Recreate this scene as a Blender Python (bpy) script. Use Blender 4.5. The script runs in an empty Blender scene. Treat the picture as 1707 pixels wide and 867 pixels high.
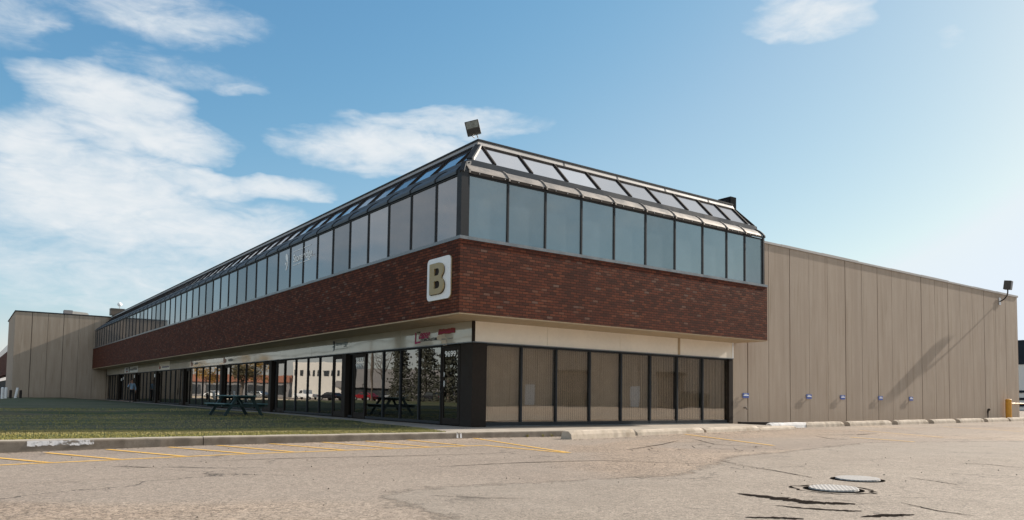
import bpy, bmesh, math, random
from mathutils import Vector, Matrix
R = math.radians
random.seed(7)
S = bpy.context.scene
COL = S.collection

# ------------------------------------------------------------------ camera, sky, sun, exposure
cam = bpy.data.cameras.new('camera')
co = bpy.data.objects.new('camera', cam); COL.objects.link(co); S.camera = co
F_PX, W_PX = 1255.15, 1707.0
cam.sensor_width = 36.0; cam.lens = F_PX / W_PX * 36.0
cam.shift_y = (590.05 - 433.5) / W_PX
cam.clip_start = 0.05; cam.clip_end = 6000
yaw, pitch, roll = 0.6295933, 0.056872, 0.0148157
Fw = Vector((math.sin(yaw) * math.cos(pitch), math.cos(yaw) * math.cos(pitch), math.sin(pitch)))
Rt = Vector((math.cos(yaw), -math.sin(yaw), 0)); Up = Rt.cross(Fw)
R3 = Rt * math.cos(roll) + Up * math.sin(roll); U3 = Up * math.cos(roll) - Rt * math.sin(roll)
m = Matrix((R3, U3, -Fw)).transposed().to_4x4(); m.translation = Vector((-10.2409, -16.4111, 0.8637))
co.matrix_world = m

SUN_K, SUN_T = 0.064, 0.54                       # travel direction (-1, k, -t)
sund = Vector((-1, SUN_K, -SUN_T)).normalized()
sl = bpy.data.lights.new('sun', 'SUN'); so = bpy.data.objects.new('sun', sl); COL.objects.link(so)
sl.energy = 4.8; sl.angle = R(0.53); sl.color = (1.0, 0.90, 0.78)
so.rotation_euler = sund.to_track_quat('-Z', 'Y').to_euler(); so.location = (60, -4, 40)
S.view_settings.view_transform = 'Standard'; S.view_settings.look = 'None'
S.view_settings.exposure = 0.8; S.view_settings.gamma = 1.0; S.view_settings.use_curve_mapping = False
S.cycles.max_bounces = 8; S.cycles.transparent_max_bounces = 12; S.cycles.use_denoising = True
S.cycles.sample_clamp_indirect = 8

class NT:
    """small node-tree writer"""
    def __init__(s, tree): s.t = tree; s.l = tree.links
    def n(s, typ, ins=None, **kw):
        x = s.t.nodes.new(typ)
        for k, v in kw.items(): setattr(x, k, v)
        for k, v in (ins or {}).items(): s.set(x, k, v)
        return x
    def set(s, x, k, v):
        i = x.inputs[k]
        if isinstance(v, bpy.types.NodeSocket): s.l.new(v, i)
        elif isinstance(v, bpy.types.Node): s.l.new(v.outputs[0], i)
        else: i.default_value = v
    def m(s, op, a, b=0.0, c=None, clamp=False):
        x = s.n('ShaderNodeMath', operation=op); x.use_clamp = clamp
        s.set(x, 0, a); s.set(x, 1, b)
        if c is not None: s.set(x, 2, c)
        return x.outputs[0]
    def mix(s, f, a, b, mode='MIX'):
        x = s.n('ShaderNodeMix', data_type='RGBA', blend_type=mode)
        s.set(x, 0, f); s.set(x, 6, a); s.set(x, 7, b)
        return x.outputs[2]
    def ss(s, v, lo, hi, a=0.0, b=1.0):
        x = s.n('ShaderNodeMapRange', interpolation_type='SMOOTHSTEP')
        for i, q in enumerate((v, lo, hi, a, b)): s.set(x, i, q)
        return x.outputs[0]
    def noise(s, vec, scale, detail=4.0, rough=.55, dist=0.0):
        x = s.n('ShaderNodeTexNoise'); s.set(x, 'Vector', vec); s.set(x, 'Scale', scale); s.set(x, 'Detail', detail)
        s.set(x, 'Roughness', rough); s.set(x, 'Distortion', dist)
        return x.outputs[0]
    def scale(s, vec, sc, off=(0, 0, 0)):
        x = s.n('ShaderNodeMapping'); s.set(x, 'Vector', vec); x.inputs['Scale'].default_value = sc; x.inputs['Location'].default_value = off
        return x.outputs[0]

def rgb(r, g, b): return (r, g, b, 1.0)

w = bpy.data.worlds.new('World'); S.world = w; w.use_nodes = True
w.node_tree.nodes.clear(); n = NT(w.node_tree)
sky = n.n('ShaderNodeTexSky', sky_type='NISHITA'); sky.sun_disc = False
sky.sun_elevation = math.atan(SUN_T / math.hypot(1, SUN_K))
sky.sun_rotation = math.atan2(-sund.x, -sund.y)
sky.altitude = 600; sky.air_density = 1.0; sky.dust_density = 0.8; sky.ozone_density = 1.5
tc = n.n('ShaderNodeTexCoord'); sp = n.n('ShaderNodeSeparateXYZ', {0: tc.outputs['Generated']})
X, Y, Z = sp.outputs
u = n.m('ARCTAN2', X, Y); v = n.m('ARCSINE', n.m('MINIMUM', n.m('MAXIMUM', Z, -1.0), 1.0))
uv = n.n('ShaderNodeCombineXYZ', {0: u, 1: v})
warp = n.n('ShaderNodeTexNoise'); n.set(warp, 'Vector', n.scale(uv, (9, 22, 1))); n.set(warp, 'Scale', 1.0); n.set(warp, 'Detail', 4.0)
wsub = n.n('ShaderNodeSeparateXYZ', {0: warp.outputs['Color']})
uw = n.m('ADD', u, n.m('MULTIPLY', n.m('SUBTRACT', wsub.outputs[0], .5), .12))
vw = n.m('ADD', v, n.m('MULTIPLY', n.m('SUBTRACT', wsub.outputs[1], .5), .055))
CLOUDS = [(0.124,0.336,0.072,0.029,1.00),(0.158,0.299,0.096,0.025,1.00),(0.111,0.221,0.150,0.055,1.00),(0.056,0.250,0.065,0.045,1.00),
 (0.275,0.257,0.100,0.015,0.95),(0.229,0.200,0.160,0.030,0.85),(0.145,0.142,0.190,0.045,0.62),(0.172,0.431,0.112,0.026,0.68),
 (0.201,0.377,0.074,0.017,0.45),(0.450,0.313,0.110,0.028,1.00),(0.533,0.350,0.110,0.016,0.75),(1.010,0.457,0.066,0.022,0.85),
 (1.167,0.411,0.018,0.010,0.45),(0.024,0.394,0.045,0.026,0.55),(0.268,0.366,0.024,0.009,0.45),
 (1.2,0.86,0.75,0.25,1.6),(-0.45,0.27,0.30,0.09,.9),(-1.0,.36,.35,.10,.8),(-0.2,0.45,.2,.05,.7),
 (2.7,.50,.9,.24,.95),(-2.5,.45,.9,.28,1.0),(-1.5,.40,.5,.22,1.1),(3.05,.95,1.5,.25,1.0)]  # this row: unseen clouds behind the camera, added to fill the shade
mask = 0.0
for (u0, v0, ru, rv, st) in CLOUDS:
    a = n.m('MULTIPLY', n.m('SUBTRACT', uw, u0), 1 / (ru * 1.35)); b = n.m('MULTIPLY', n.m('SUBTRACT', vw, v0), 1 / (rv * 1.35))
    d = n.m('SUBTRACT', 1.0, n.m('ADD', n.m('MULTIPLY', a, a), n.m('MULTIPLY', b, b)), clamp=True)
    mask = n.m('MAXIMUM', mask, n.m('MULTIPLY', n.m('POWER', d, .6), st))
nz1 = n.noise(n.scale(uv, (15, 40, 1), (3.1, 1.7, 0)), 1.0, 8, .60, .7)
nz2 = n.noise(n.scale(uv, (50, 120, 1)), 1.0, 4, .6, .3)
cd = n.m('ADD', n.m('MULTIPLY', mask, .78), n.m('ADD', n.m('MULTIPLY', nz1, .75), n.m('MULTIPLY', nz2, .26)))
dens = n.ss(cd, .58, 1.38)
dens = n.m('MULTIPLY', dens, n.ss(mask, 0.02, .3))
hz = n.ss(v, .30, 0.0, 0.0, 1.0)
skyc = n.mix(1.0, sky.outputs[0], rgb(.98, 1.0, 1.03), 'MULTIPLY')
lum = n.n('ShaderNodeRGBToBW', {0: skyc})
veil = n.n('ShaderNodeCombineXYZ', {0: n.m('MULTIPLY', lum, 1.03), 1: n.m('MULTIPLY', lum, 1.12), 2: n.m('MULTIPLY', lum, 1.17)})
skyc = n.mix(.22, skyc, veil.outputs[0])
sc3 = n.n('ShaderNodeSeparateColor', {0: skyc})
rr = n.m('MULTIPLY', sc3.outputs[0], n.m('MAXIMUM', n.ss(v, .0, .26, .90, .57), n.ss(sc3.outputs[0], 1.3, 2.9, .58, .775)))
rr = n.m('MINIMUM', rr, 4.6)
gg = n.m('DIVIDE', n.m('MULTIPLY', sc3.outputs[1], n.ss(sc3.outputs[0], 1.3, 3.0, 1.09, 1.125)), n.m('ADD', 1.0, n.m('MULTIPLY', sc3.outputs[1], .075)))
bb = n.m('DIVIDE', n.m('MULTIPLY', sc3.outputs[2], 1.68), n.m('ADD', 1.0, n.m('MULTIPLY', sc3.outputs[2], .203)))
gg = n.m('MINIMUM', gg, 5.1)
skyc = n.n('ShaderNodeCombineColor', {0: rr, 1: gg, 2: bb}).outputs[0]
shade = n.noise(n.scale(uv, (22, 60, 1), (5, 9, 0)), 1.0, 3)
cc = n.mix(n.ss(shade, .35, .65), rgb(4.55, 4.85, 5.05), rgb(5.0, 5.15, 5.25))
back_fill = n.m('ADD', 1.0, n.m('MULTIPLY', n.ss(Y, .25, -.45), .12))  # lifts the added clouds behind the camera for more fill light
cc = n.mix(1.0, cc, n.n('ShaderNodeCombineColor', {0: n.m('MULTIPLY', back_fill, n.ss(Y, .25, -.3, 1.0, 1.05)), 1: back_fill, 2: n.m('MULTIPLY', back_fill, n.ss(Y, .25, -.3, 1.0, .93))}).outputs[0], 'MULTIPLY')
fin = n.mix(n.m('MULTIPLY', dens, .92), skyc, cc)
bg = n.n('ShaderNodeBackground', {'Color': fin, 'Strength': 0.10})
n.n('ShaderNodeOutputWorld', {0: bg})

# ------------------------------------------------------------------ materials
def mat(name):
    m = bpy.data.materials.new(name); m.use_nodes = True; m.node_tree.nodes.clear()
    k = NT(m.node_tree); tc = k.n('ShaderNodeTexCoord')
    return m, k, tc.outputs['Object']
def out(k, sh): k.n('ShaderNodeOutputMaterial', {0: sh})
def pbsdf(k, col, rough=.6, bump=None, bs=.3, bd=.01, **kw):
    b = k.n('ShaderNodeBsdfPrincipled'); k.set(b, 'Base Color', col); k.set(b, 'Roughness', rough)
    for kk, v in kw.items(): k.set(b, kk.replace('_', ' '), v)
    if bump is not None:
        bp = k.n('ShaderNodeBump', {'Strength': bs, 'Distance': bd, 'Height': bump}); k.set(b, 'Normal', bp)
    return b.outputs[0]
def plain(name, c, rough=.5, var=.15, scale=6.0, metal=0.0, bs=.1, **kw):
    m, k, o = mat(name)
    a = k.noise(o, scale, 5, .6); f = k.noise(o, scale * 11, 3, .6)
    t = k.m('ADD', k.m('MULTIPLY', a, .65), k.m('MULTIPLY', f, .35))
    col = k.mix(k.ss(t, .3, .7), rgb(*(x * (1 - var) for x in c)), rgb(*(min(1, x * (1 + var)) for x in c)))
    rg = k.ss(a, .3, .7, max(.03, rough - .08), min(1, rough + .1))
    out(k, pbsdf(k, col, rg, f, bs, .004, Metallic=metal, **kw)); return m

def asphalt(name='weathered_asphalt', patch=False):
    m, k, o = mat(name)
    big = k.noise(k.scale(o, (.16, .3, 1)), 1.0, 5, .55, .4); mid = k.noise(o, 1.7, 5, .6); fine = k.noise(o, 45, 3, .75)
    ag = k.n('ShaderNodeTexVoronoi', {'Vector': o, 'Scale': 75.0}); agc = k.n('ShaderNodeSeparateColor', {0: ag.outputs['Color']})
    ag2 = k.n('ShaderNodeTexVoronoi', {'Vector': o, 'Scale': 26.0}); agc2 = k.n('ShaderNodeSeparateColor', {0: ag2.outputs['Color']})
    c = k.mix(k.ss(big, .36, .64), rgb(.238, .188, .146), rgb(.320, .260, .204))
    c = k.mix(k.ss(mid, .35, .7, 0, .55), c, rgb(.32, .25, .19))
    smooth = k.ss(k.noise(k.scale(o, (.12, .12, 1), (4.3, 8.1, 0)), 1.0, 3, .5, .6), .44, .54)
    gr = k.m('ADD', k.m('MULTIPLY', agc.outputs[0], .5), k.m('ADD', k.m('MULTIPLY', fine, .5), k.m('MULTIPLY', agc2.outputs[1], .42)))
    amp = k.m('ADD', .30, k.m('MULTIPLY', smooth, -.16))
    g = k.m('ADD', 1.0, k.m('MULTIPLY', k.m('SUBTRACT', gr, .71), k.m('MULTIPLY', amp, 5.2)))
    c = k.mix(k.m('MULTIPLY', smooth, .65), c, rgb(.262, .226, .192))
    track = k.ss(k.noise(k.scale(o, (.05, .55, 1), (2, 1, 0)), 1.0, 4, .5, .2), .52, .66, 0, .35); c = k.mix(track, c, rgb(.205, .165, .135))
    if patch:
        c = k.mix(.75, c, k.mix(k.ss(mid, .3, .7), rgb(.245, .212, .176), rgb(.285, .249, .209))); g = k.m('ADD', .5, k.m('MULTIPLY', g, .5))
    gv = k.n('ShaderNodeCombineXYZ', {0: g, 1: g, 2: g})
    c = k.mix(1.0, c, gv.outputs[0], 'MULTIPLY')
    c = k.mix(k.ss(agc.outputs[1], .90, .97, 0, .55), c, rgb(.50, .40, .33))       # pale stones
    c = k.mix(k.ss(agc.outputs[2], .92, .97, 0, .6), c, rgb(.10, .085, .075))     # dark stones
    # cracks
    wn = k.n('ShaderNodeTexNoise', {'Vector': o, 'Scale': .9, 'Detail': 6.0, 'Roughness': .65})
    wv = k.n('ShaderNodeVectorMath', {0: wn.outputs['Color'], 1: (1.5, 1.5, 0)}, operation='MULTIPLY')
    ov = k.n('ShaderNodeVectorMath', {0: o, 1: wv.outputs[0]}, operation='ADD')
    vo = k.n('ShaderNodeTexVoronoi', {'Vector': k.scale(ov.outputs[0], (.16, .30, 1)), 'Scale': 1.0}, feature='DISTANCE_TO_EDGE')
    vo2 = k.n('ShaderNodeTexVoronoi', {'Vector': k.scale(ov.outputs[0], (.9, .9, 1)), 'Scale': 1.0}, feature='DISTANCE_TO_EDGE')
    pm = k.ss(k.noise(o, .35, 3, .5), .50, .60)
    pm2 = k.ss(k.noise(k.scale(o, (1, 1, 1), (7, 3, 0)), .28, 3, .5), .55, .62)
    cr = k.m('MULTIPLY', k.ss(vo.outputs[0], .0075, .001), pm); cr2 = k.m('MULTIPLY', k.ss(vo2.outputs[0], .02, .004), pm2)
    crk = k.m('MAXIMUM', cr, k.m('MULTIPLY', cr2, .6))
    c = k.mix(k.m('MULTIPLY', crk, .75), c, rgb(.05, .045, .04))
    oil = k.ss(k.noise(k.scale(o, (.5, .5, 1), (1.2, 5.5, 0)), 1.0, 4, .6), .64, .76, 0, .35)
    c = k.mix(oil, c, rgb(.10, .085, .075))
    h = k.m('SUBTRACT', k.m('ADD', k.m('MULTIPLY', gr, .6), k.m('MULTIPLY', mid, 1.2)), crk)
    sh = pbsdf(k, c, .88, h, .55, .012, Specular_IOR_Level=.15)
    if patch:   # ragged, worn edge
        tr = k.n('ShaderNodeBsdfTransparent'); at = k.n('ShaderNodeAttribute', attribute_name='edge').outputs['Fac']
        al = k.ss(k.m('ADD', at, k.m('MULTIPLY', k.m('SUBTRACT', k.noise(o, 3.5, 6, .7), .5), 1.1)), .30, .62)
        sh = k.n('ShaderNodeMixShader', {0: al, 1: tr.outputs[0], 2: sh}).outputs[0]
    out(k, sh); return m

def brick():
    m, k, o = mat('red_brown_brick')
    s = k.n('ShaderNodeSeparateXYZ', {0: o})
    vec = k.n('ShaderNodeCombineXYZ', {0: k.m('ADD', s.outputs[0], s.outputs[1]), 1: s.outputs[2], 2: 0.0})
    b = k.n('ShaderNodeTexBrick', {'Vector': vec, 'Color1': rgb(0, 0, 0), 'Color2': rgb(1, 1, 1), 'Mortar': rgb(.5, .5, .5), 'Scale': 1.0,
        'Mortar Size': .0085, 'Mortar Smooth': .1, 'Brick Width': .215, 'Row Height': .0765, 'Bias': 0.0})
    b.offset = .5; b.squash = 1.0
    fac = k.n('ShaderNodeSeparateColor', {0: b.outputs['Color']}).outputs[0]
    ramp = k.n('ShaderNodeValToRGB', {0: fac}); cr = ramp.color_ramp
    pts = [(0, (.072, .032, .024)), (.2, (.092, .035, .025)), (.45, (.126, .043, .028)), (.72, (.160, .052, .031)), (.9, (.192, .067, .038)), (.97, (.18, .088, .062)), (1, (.19, .12, .095))]
    while len(cr.elements) < len(pts): cr.elements.new(.5)
    for e, (p, c) in zip(cr.elements, pts): e.position = p; e.color = rgb(*c)
    zone = k.ss(k.noise(vec, .9, 3, .5), .35, .65)
    c = k.mix(k.m('MULTIPLY', zone, .25), ramp.outputs[0], rgb(.072, .026, .018))
    eff = k.ss(k.noise(k.scale(vec, (1.2, 3.2, 1)), 1.0, 5, .7), .62, .78, 0, .22)
    c = k.mix(eff, c, rgb(.17, .105, .08))
    fn = k.noise(o, 60, 3)
    c = k.mix(k.ss(fn, .3, .7, 0, .25), c, rgb(.05, .022, .018))
    c = k.mix(b.outputs['Fac'], c, rgb(.034, .020, .016))
    h = k.m('ADD', k.m('MULTIPLY', k.m('SUBTRACT', 1.0, b.outputs['Fac']), 1.0), k.m('ADD', k.m('MULTIPLY', fac, .35), k.m('MULTIPLY', fn, .25)))
    out(k, pbsdf(k, c, .8, h, .8, .012, Specular_IOR_Level=.08)); return m

def tan_concrete():
    m, k, o = mat('ribbed_tan_concrete')
    s = k.n('ShaderNodeSeparateXYZ', {0: o}); hx = k.m('ADD', s.outputs[0], s.outputs[1])
    st = k.n('ShaderNodeCombineXYZ', {0: hx, 1: k.m('MULTIPLY', s.outputs[2], .10), 2: 0.0})
    streak = k.noise(st, 2.6, 5, .6); fst = k.noise(k.scale(st, (1, 2, 1)), 30, 2, .6); bl = k.noise(o, .8, 5, .6); gr = k.noise(o, 45, 3, .7)
    pid = k.n('ShaderNodeTexWhiteNoise', {'W': k.m('FLOOR', k.m('MULTIPLY', hx, 1 / 1.365))}, noise_dimensions='1D').outputs[0]
    c = k.mix(k.ss(streak, .3, .7), rgb(.375, .305, .245), rgb(.465, .39, .32))
    c = k.mix(k.ss(bl, .35, .7, 0, .5), c, rgb(.40, .325, .26))
    c = k.mix(k.ss(gr, .35, .75, 0, .5), c, rgb(.25, .20, .155))
    c = k.mix(k.m('MULTIPLY', k.m('SUBTRACT', pid, .3), .45, clamp=True), c, rgb(.34, .28, .23))
    drip = k.m('MULTIPLY', k.ss(k.noise(k.scale(st, (1, .5, 1)), 6, 4, .6), .52, .70), .38)
    c = k.mix(drip, c, rgb(.24, .185, .13))
    c = k.mix(k.ss(s.outputs[2], .9, .0, 0, .18), c, rgb(.22, .17, .12))
    h = k.m('ADD', k.m('MULTIPLY', fst, .6), k.m('MULTIPLY', gr, .6))
    out(k, pbsdf(k, c, .9, h, .5, .006, Specular_IOR_Level=.2)); return m

def concrete(name, lo, hi, sc=3.0):
    m, k, o = mat(name)
    a = k.noise(o, sc, 6, .62); f = k.noise(o, 70, 3, .7); pit = k.n('ShaderNodeTexVoronoi', {'Vector': o, 'Scale': 30.0}).outputs[0]
    c = k.mix(k.ss(a, .3, .68), rgb(*lo), rgb(*hi)); c = k.mix(k.ss(f, .3, .75, 0, .45), c, rgb(*(x * .7 for x in lo)))
    stain = k.ss(k.noise(k.scale(o, (1, 1, .4), (3, 3, 1)), 1.3, 5, .65), .56, .72, 0, .5)
    c = k.mix(stain, c, rgb(lo[0] * .55, lo[1] * .5, lo[2] * .45))
    if name == 'kerb_concrete':      # sunlit top and shaded face put into the colour
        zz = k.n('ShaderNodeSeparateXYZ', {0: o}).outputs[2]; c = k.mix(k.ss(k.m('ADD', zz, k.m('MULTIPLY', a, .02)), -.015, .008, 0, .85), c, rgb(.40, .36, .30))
    h = k.m('ADD', k.m('MULTIPLY', f, .6), k.m('ADD', a, k.m('MULTIPLY', k.ss(pit, .0, .12), .25)))
    out(k, pbsdf(k, c, .88, h, .5, .01, Specular_IOR_Level=.25)); return m

def grass_mat(name, lo, hi, dry):
    m, k, o = mat(name)
    a = k.noise(k.scale(o, (.16, .9, 1)), 1.0, 6, .65, .4); b = k.noise(o, 9, 4, .6); f = k.noise(o, 70, 2, .7)
    c = k.mix(k.ss(b, .3, .7), rgb(*lo), rgb(*hi)); c = k.mix(k.ss(a, .42, .62, 0, .85), c, rgb(*dry))
    c = k.mix(k.ss(f, .35, .8, 0, .4), c, rgb(*(x * .5 for x in lo)))
    b_ = pbsdf(k, c, .8, f, .5, .03, Specular_IOR_Level=.2)
    out(k, b_); return m

def glass(name, tint, refl, base, rough=.012, warp=.0):
    m, k, o = mat(name)
    lw = k.n('ShaderNodeLayerWeight', {'Blend': .5})
    fac = k.m('ADD', base, k.m('MULTIPLY', k.m('POWER', lw.outputs['Facing'], 2.6), .88 - base), clamp=True)
    gl = k.n('ShaderNodeBsdfGlossy', {'Color': rgb(*refl), 'Roughness': rough})
    if warp:
        bp = k.n('ShaderNodeBump', {'Strength': warp, 'Distance': .02, 'Height': k.noise(o, .55, 2, .4)}); k.set(gl, 'Normal', bp)
    tr = k.n('ShaderNodeBsdfTransparent', {0: rgb(*tint)})
    out(k, k.n('ShaderNodeMixShader', {0: fac, 1: tr.outputs[0], 2: gl.outputs[0]}).outputs[0]); return m

def film_pane(name, body, refl, base, rough=.05):
    m, k, o = mat(name)
    oi = k.n('ShaderNodeObjectInfo').outputs['Random']
    bl = k.noise(o, 1.1, 4, .55); dirt = k.noise(k.scale(o, (3, 3, .5)), 2.0, 5, .6)
    c = k.mix(k.ss(bl, .3, .7), rgb(*(x * .88 for x in body)), rgb(*(x * 1.1 for x in body)))
    c = k.mix(k.m('MULTIPLY', oi, .28), c, rgb(body[0] * 1.05, body[1] * .92, body[2] * .85))
    di = k.n('ShaderNodeBsdfDiffuse', {0: c})
    lw = k.n('ShaderNodeLayerWeight', {'Blend': .5})
    fac = k.m('ADD', base, k.m('MULTIPLY', k.m('POWER', lw.outputs['Facing'], 2.5), .8 - base), clamp=True)
    fac = k.m('MULTIPLY', fac, k.ss(oi, 0, 1, .76, 1.2))
    gl = k.n('ShaderNodeBsdfGlossy', {'Color': rgb(*refl), 'Roughness': k.ss(dirt, .3, .7, rough * .6, rough * 1.6)})
    bp = k.n('ShaderNodeBump', {'Strength': .05, 'Distance': .02, 'Height': k.noise(o, .8, 2, .4)}); k.set(gl, 'Normal', bp)
    out(k, k.n('ShaderNodeMixShader', {0: fac, 1: di.outputs[0], 2: gl.outputs[0]}).outputs[0]); return m

def steel_tread():
    m, k, o = mat('galvanised_tread_plate')
    wv = k.n('ShaderNodeTexWave', {'Vector': o, 'Scale': 7.0, 'Distortion': .4}).outputs['Fac']
    wv2 = k.n('ShaderNodeTexWave', {'Vector': k.scale(o, (1, 1, 1)), 'Scale': 9.0}, bands_direction='Y').outputs['Fac']
    h = k.m('MAXIMUM', k.ss(wv, .5, .9), k.m('MULTIPLY', k.ss(wv2, .7, .95), .5))
    c = k.mix(h, rgb(.28, .265, .25), rgb(.43, .41, .385)); c = k.mix(k.ss(k.noise(o, 9, 4), .45, .75, 0, .5), c, rgb(.30, .26, .22))
    out(k, pbsdf(k, c, .6, h, .5, .008, Metallic=.0)); return m

M = {}
M['asphalt'] = asphalt(); M['patch'] = asphalt('smoother_grey_asphalt_patch', True); M['brick'] = brick(); M['tan'] = tan_concrete()
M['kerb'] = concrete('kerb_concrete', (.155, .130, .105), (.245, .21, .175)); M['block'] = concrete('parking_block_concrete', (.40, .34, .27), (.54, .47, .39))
M['white_block'] = concrete('white_painted_concrete', (.62, .61, .60), (.78, .77, .76)); M['pave'] = concrete('walkway_concrete', (.30, .265, .225), (.42, .375, .32), 1.2)
M['lawn'] = grass_mat('lawn_turf', (.055, .072, .026), (.085, .105, .040), (.150, .125, .072))
M['blade'] = grass_mat('grass_blades', (.27, .25, .075), (.36, .32, .11), (.48, .40, .19))
M['bronze'] = plain('dark_bronze_aluminium', (.024, .019, .016), .65, .2, 2.0, 0.0, Specular_IOR_Level=.15)
M['slate'] = plain('slate_grey_flashing', (.026, .033, .042), .8, .2, 1.2, 0.0, Specular_IOR_Level=.08)
M['frame'] = plain('dark_grey_mullion_paint', (.030, .034, .039), .6, .2, 3.0, 0.0, Specular_IOR_Level=.2)
M['bluegrey'] = plain('blue_grey_flashing', (.085, .10, .115), .6, .2, 1.2, 0.0, Specular_IOR_Level=.25)
M['sill'] = plain('grey_sill_metal', (.17, .185, .20), .38, .2, 2.0, 0.5)
M['capm'] = plain('pale_grey_cap_metal', (.36, .345, .33), .6, .12, 1.5, .0)
M['eave'] = plain('brown_grey_eave_metal', (.26, .235, .21), .5, .25, 2.2, .4)
M['upane'] = film_pane('filmed_blue_grey_window', (.120, .155, .175), (.70, .80, .84), .20)
M['lpane'] = film_pane('filmed_grey_window', (.105, .108, .115), (.74, .73, .75), .15)
M['skypane'] = film_pane('sloped_roof_glazing', (.10, .10, .11), (.90, .89, .90), .60, .06)
M['shopglass'] = glass('tinted_shop_glass', (.30, .29, .27), (.68, .68, .67), .30, .008, .18)
M['blindglass'] = glass('bronze_tinted_glass', (.89, .865, .83), (.75, .73, .70), .19, .01, .15)
M['blind'] = plain('beige_vertical_blind', (.66, .57, .47), .8, .1, 3)
def fascia_mat():
    m, k, o = mat('glossy_off_white_fascia_panel')
    a = k.noise(o, 1.1, 4, .55); wv = k.noise(k.scale(o, (1, .45, 1.5)), 1.0, 2, .4)
    st = k.ss(k.noise(k.scale(o, (1, .6, 3)), 1.3, 4, .6), .60, .74, 0, .35)
    c = k.mix(k.ss(a, .3, .7), rgb(.50, .47, .41), rgb(.57, .54, .48)); c = k.mix(st, c, rgb(.50, .42, .31))
    out(k, pbsdf(k, c, .04, wv, .12, .03, IOR=1.85)); return m
M['fascia'] = fascia_mat()
M['creamfascia'] = plain('cream_fascia_panel', (.88, .82, .72), .55, .05, .8, 0.0, .04)
M['soffit'] = plain('tan_stucco_soffit', (.46, .36, .24), .85, .15, 4)
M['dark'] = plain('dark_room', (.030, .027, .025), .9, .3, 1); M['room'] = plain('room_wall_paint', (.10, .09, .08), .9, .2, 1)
M['black'] = plain('black_paint', (.012, .012, .013), .45, .2, 6); M['white'] = plain('white_sign_paint', (.78, .80, .82), .4, .04, 3)
M['gold'] = plain('dull_gold_letter', (.33, .265, .14), .5, .08, 5, .0); M['roof'] = plain('grey_roof_membrane', (.22, .21, .20), .9, .2, 2)
M['magenta'] = plain('magenta_letter', (.42, .015, .13), .5, .1); M['red'] = plain('red_letter', (.27, .045, .042), .6, .35, 20)
M['decal'] = plain('white_vinyl_letter', (.88, .90, .91), .5, .05); M['greyink'] = plain('grey_letter', (.20, .21, .23), .5, .1)
M['navyink'] = plain('dark_navy_letter', (.020, .026, .045), .5, .1); M['tealink'] = plain('grey_teal_letter', (.16, .24, .29), .5, .1)
M['faded'] = plain('faded_red_letter', (.48, .26, .22), .5, .1); M['fadedblue'] = plain('faded_violet_letter', (.25, .23, .33), .5, .1)
M['lampbody'] = plain('bronze_lamp_housing', (.055, .048, .043), .42, .2, 8, .3); M['lens'] = plain('lamp_glass', (.19, .21, .20), .12, .4, 14)
M['galv'] = plain('galvanised_steel', (.42, .42, .42), .4, .2, 9, .7); M['hvac'] = plain('pale_rooftop_metal', (.55, .52, .47), .5, .1, 3)
M['table'] = plain('dark_teal_painted_wood', (.022, .048, .050), .55, .35, 7); M['tablelit'] = plain('lit_teal_painted_wood', (.060, .135, .140), .5, .25, 8)  # second teal is the same paint, light on the planks put into its colour
M['blue'] = plain('blue_sign_paint', (.045, .095, .36), .45, .1); M['yellow'] = plain('yellow_safety_paint', (.62, .30, .035), .5, .12, 8)
M['pipe'] = plain('dark_pipe', (.06, .055, .05), .5, .2); M['skin'] = plain('skin', (.36, .19, .13), .55, .08); M['shirt'] = plain('light_blue_shirt_cloth', (.22, .34, .48), .85, .12, 9)
M['trouser'] = plain('black_trouser_cloth', (.012, .012, .014), .9, .2); M['hair'] = plain('dark_hair', (.015, .011, .009), .6, .2); M['rock'] = plain('dark_rubber', (.028, .022, .018), .85, .3)
M['joint'] = plain('dirty_joint_sealant', (.15, .122, .098), .9, .3, 3); M['rubber'] = plain('matt_black_sheet', (.016, .018, .021), .95, .2, 3, 0.0, Specular_IOR_Level=.05); M['tar'] = plain('open_crack_dirt', (.009, .008, .007), .95, .3, 12, Specular_IOR_Level=0.0); M['weed'] = plain('dry_weed', (.25, .22, .06), .8, .3)
M['white_wall'] = plain('white_rendered_wall', (.78, .74, .68), .8, .05, .3); M['orange_wall'] = plain('orange_red_wall', (.33, .14, .09), .8, .1, .3)
M['grey_wall'] = plain('grey_block_wall', (.24, .23, .23), .85, .1, .5); M['winglass'] = plain('far_window_glass', (.05, .055, .06), .08, .2, .3)
M['needles'] = plain('spruce_needles', (.050, .052, .036), .8, .4, 1.2); M['bark'] = plain('grey_brown_bark', (.10, .08, .065), .9, .3, 8)
M['goldleaf'] = plain('autumn_yellow_leaves', (.30, .17, .028), .8, .3, 1.5); M['dryleaf'] = plain('dull_brown_leaves', (.085, .070, .030), .8, .3, 1.5)
M['tyre'] = plain('black_tyre', (.018, .018, .018), .85, .2); M['carwhite'] = plain('white_car_paint', (.75, .75, .75), .2, .03); M['carred'] = plain('dark_red_car_paint', (.20, .015, .02), .2, .1)
M['carblack'] = plain('black_car_paint', (.02, .02, .024), .15, .1); M['carsilver'] = plain('silver_car_paint', (.40, .42, .44), .25, .05, 6, .6); M['brake'] = plain('red_tail_lamp', (.5, .02, .03), .3, .1)
M['dumpster'] = plain('dark_green_dumpster_steel', (.030, .040, .032), .55, .2); M['dock'] = plain('brown_dock_door', (.10, .08, .065), .6, .2)
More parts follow.
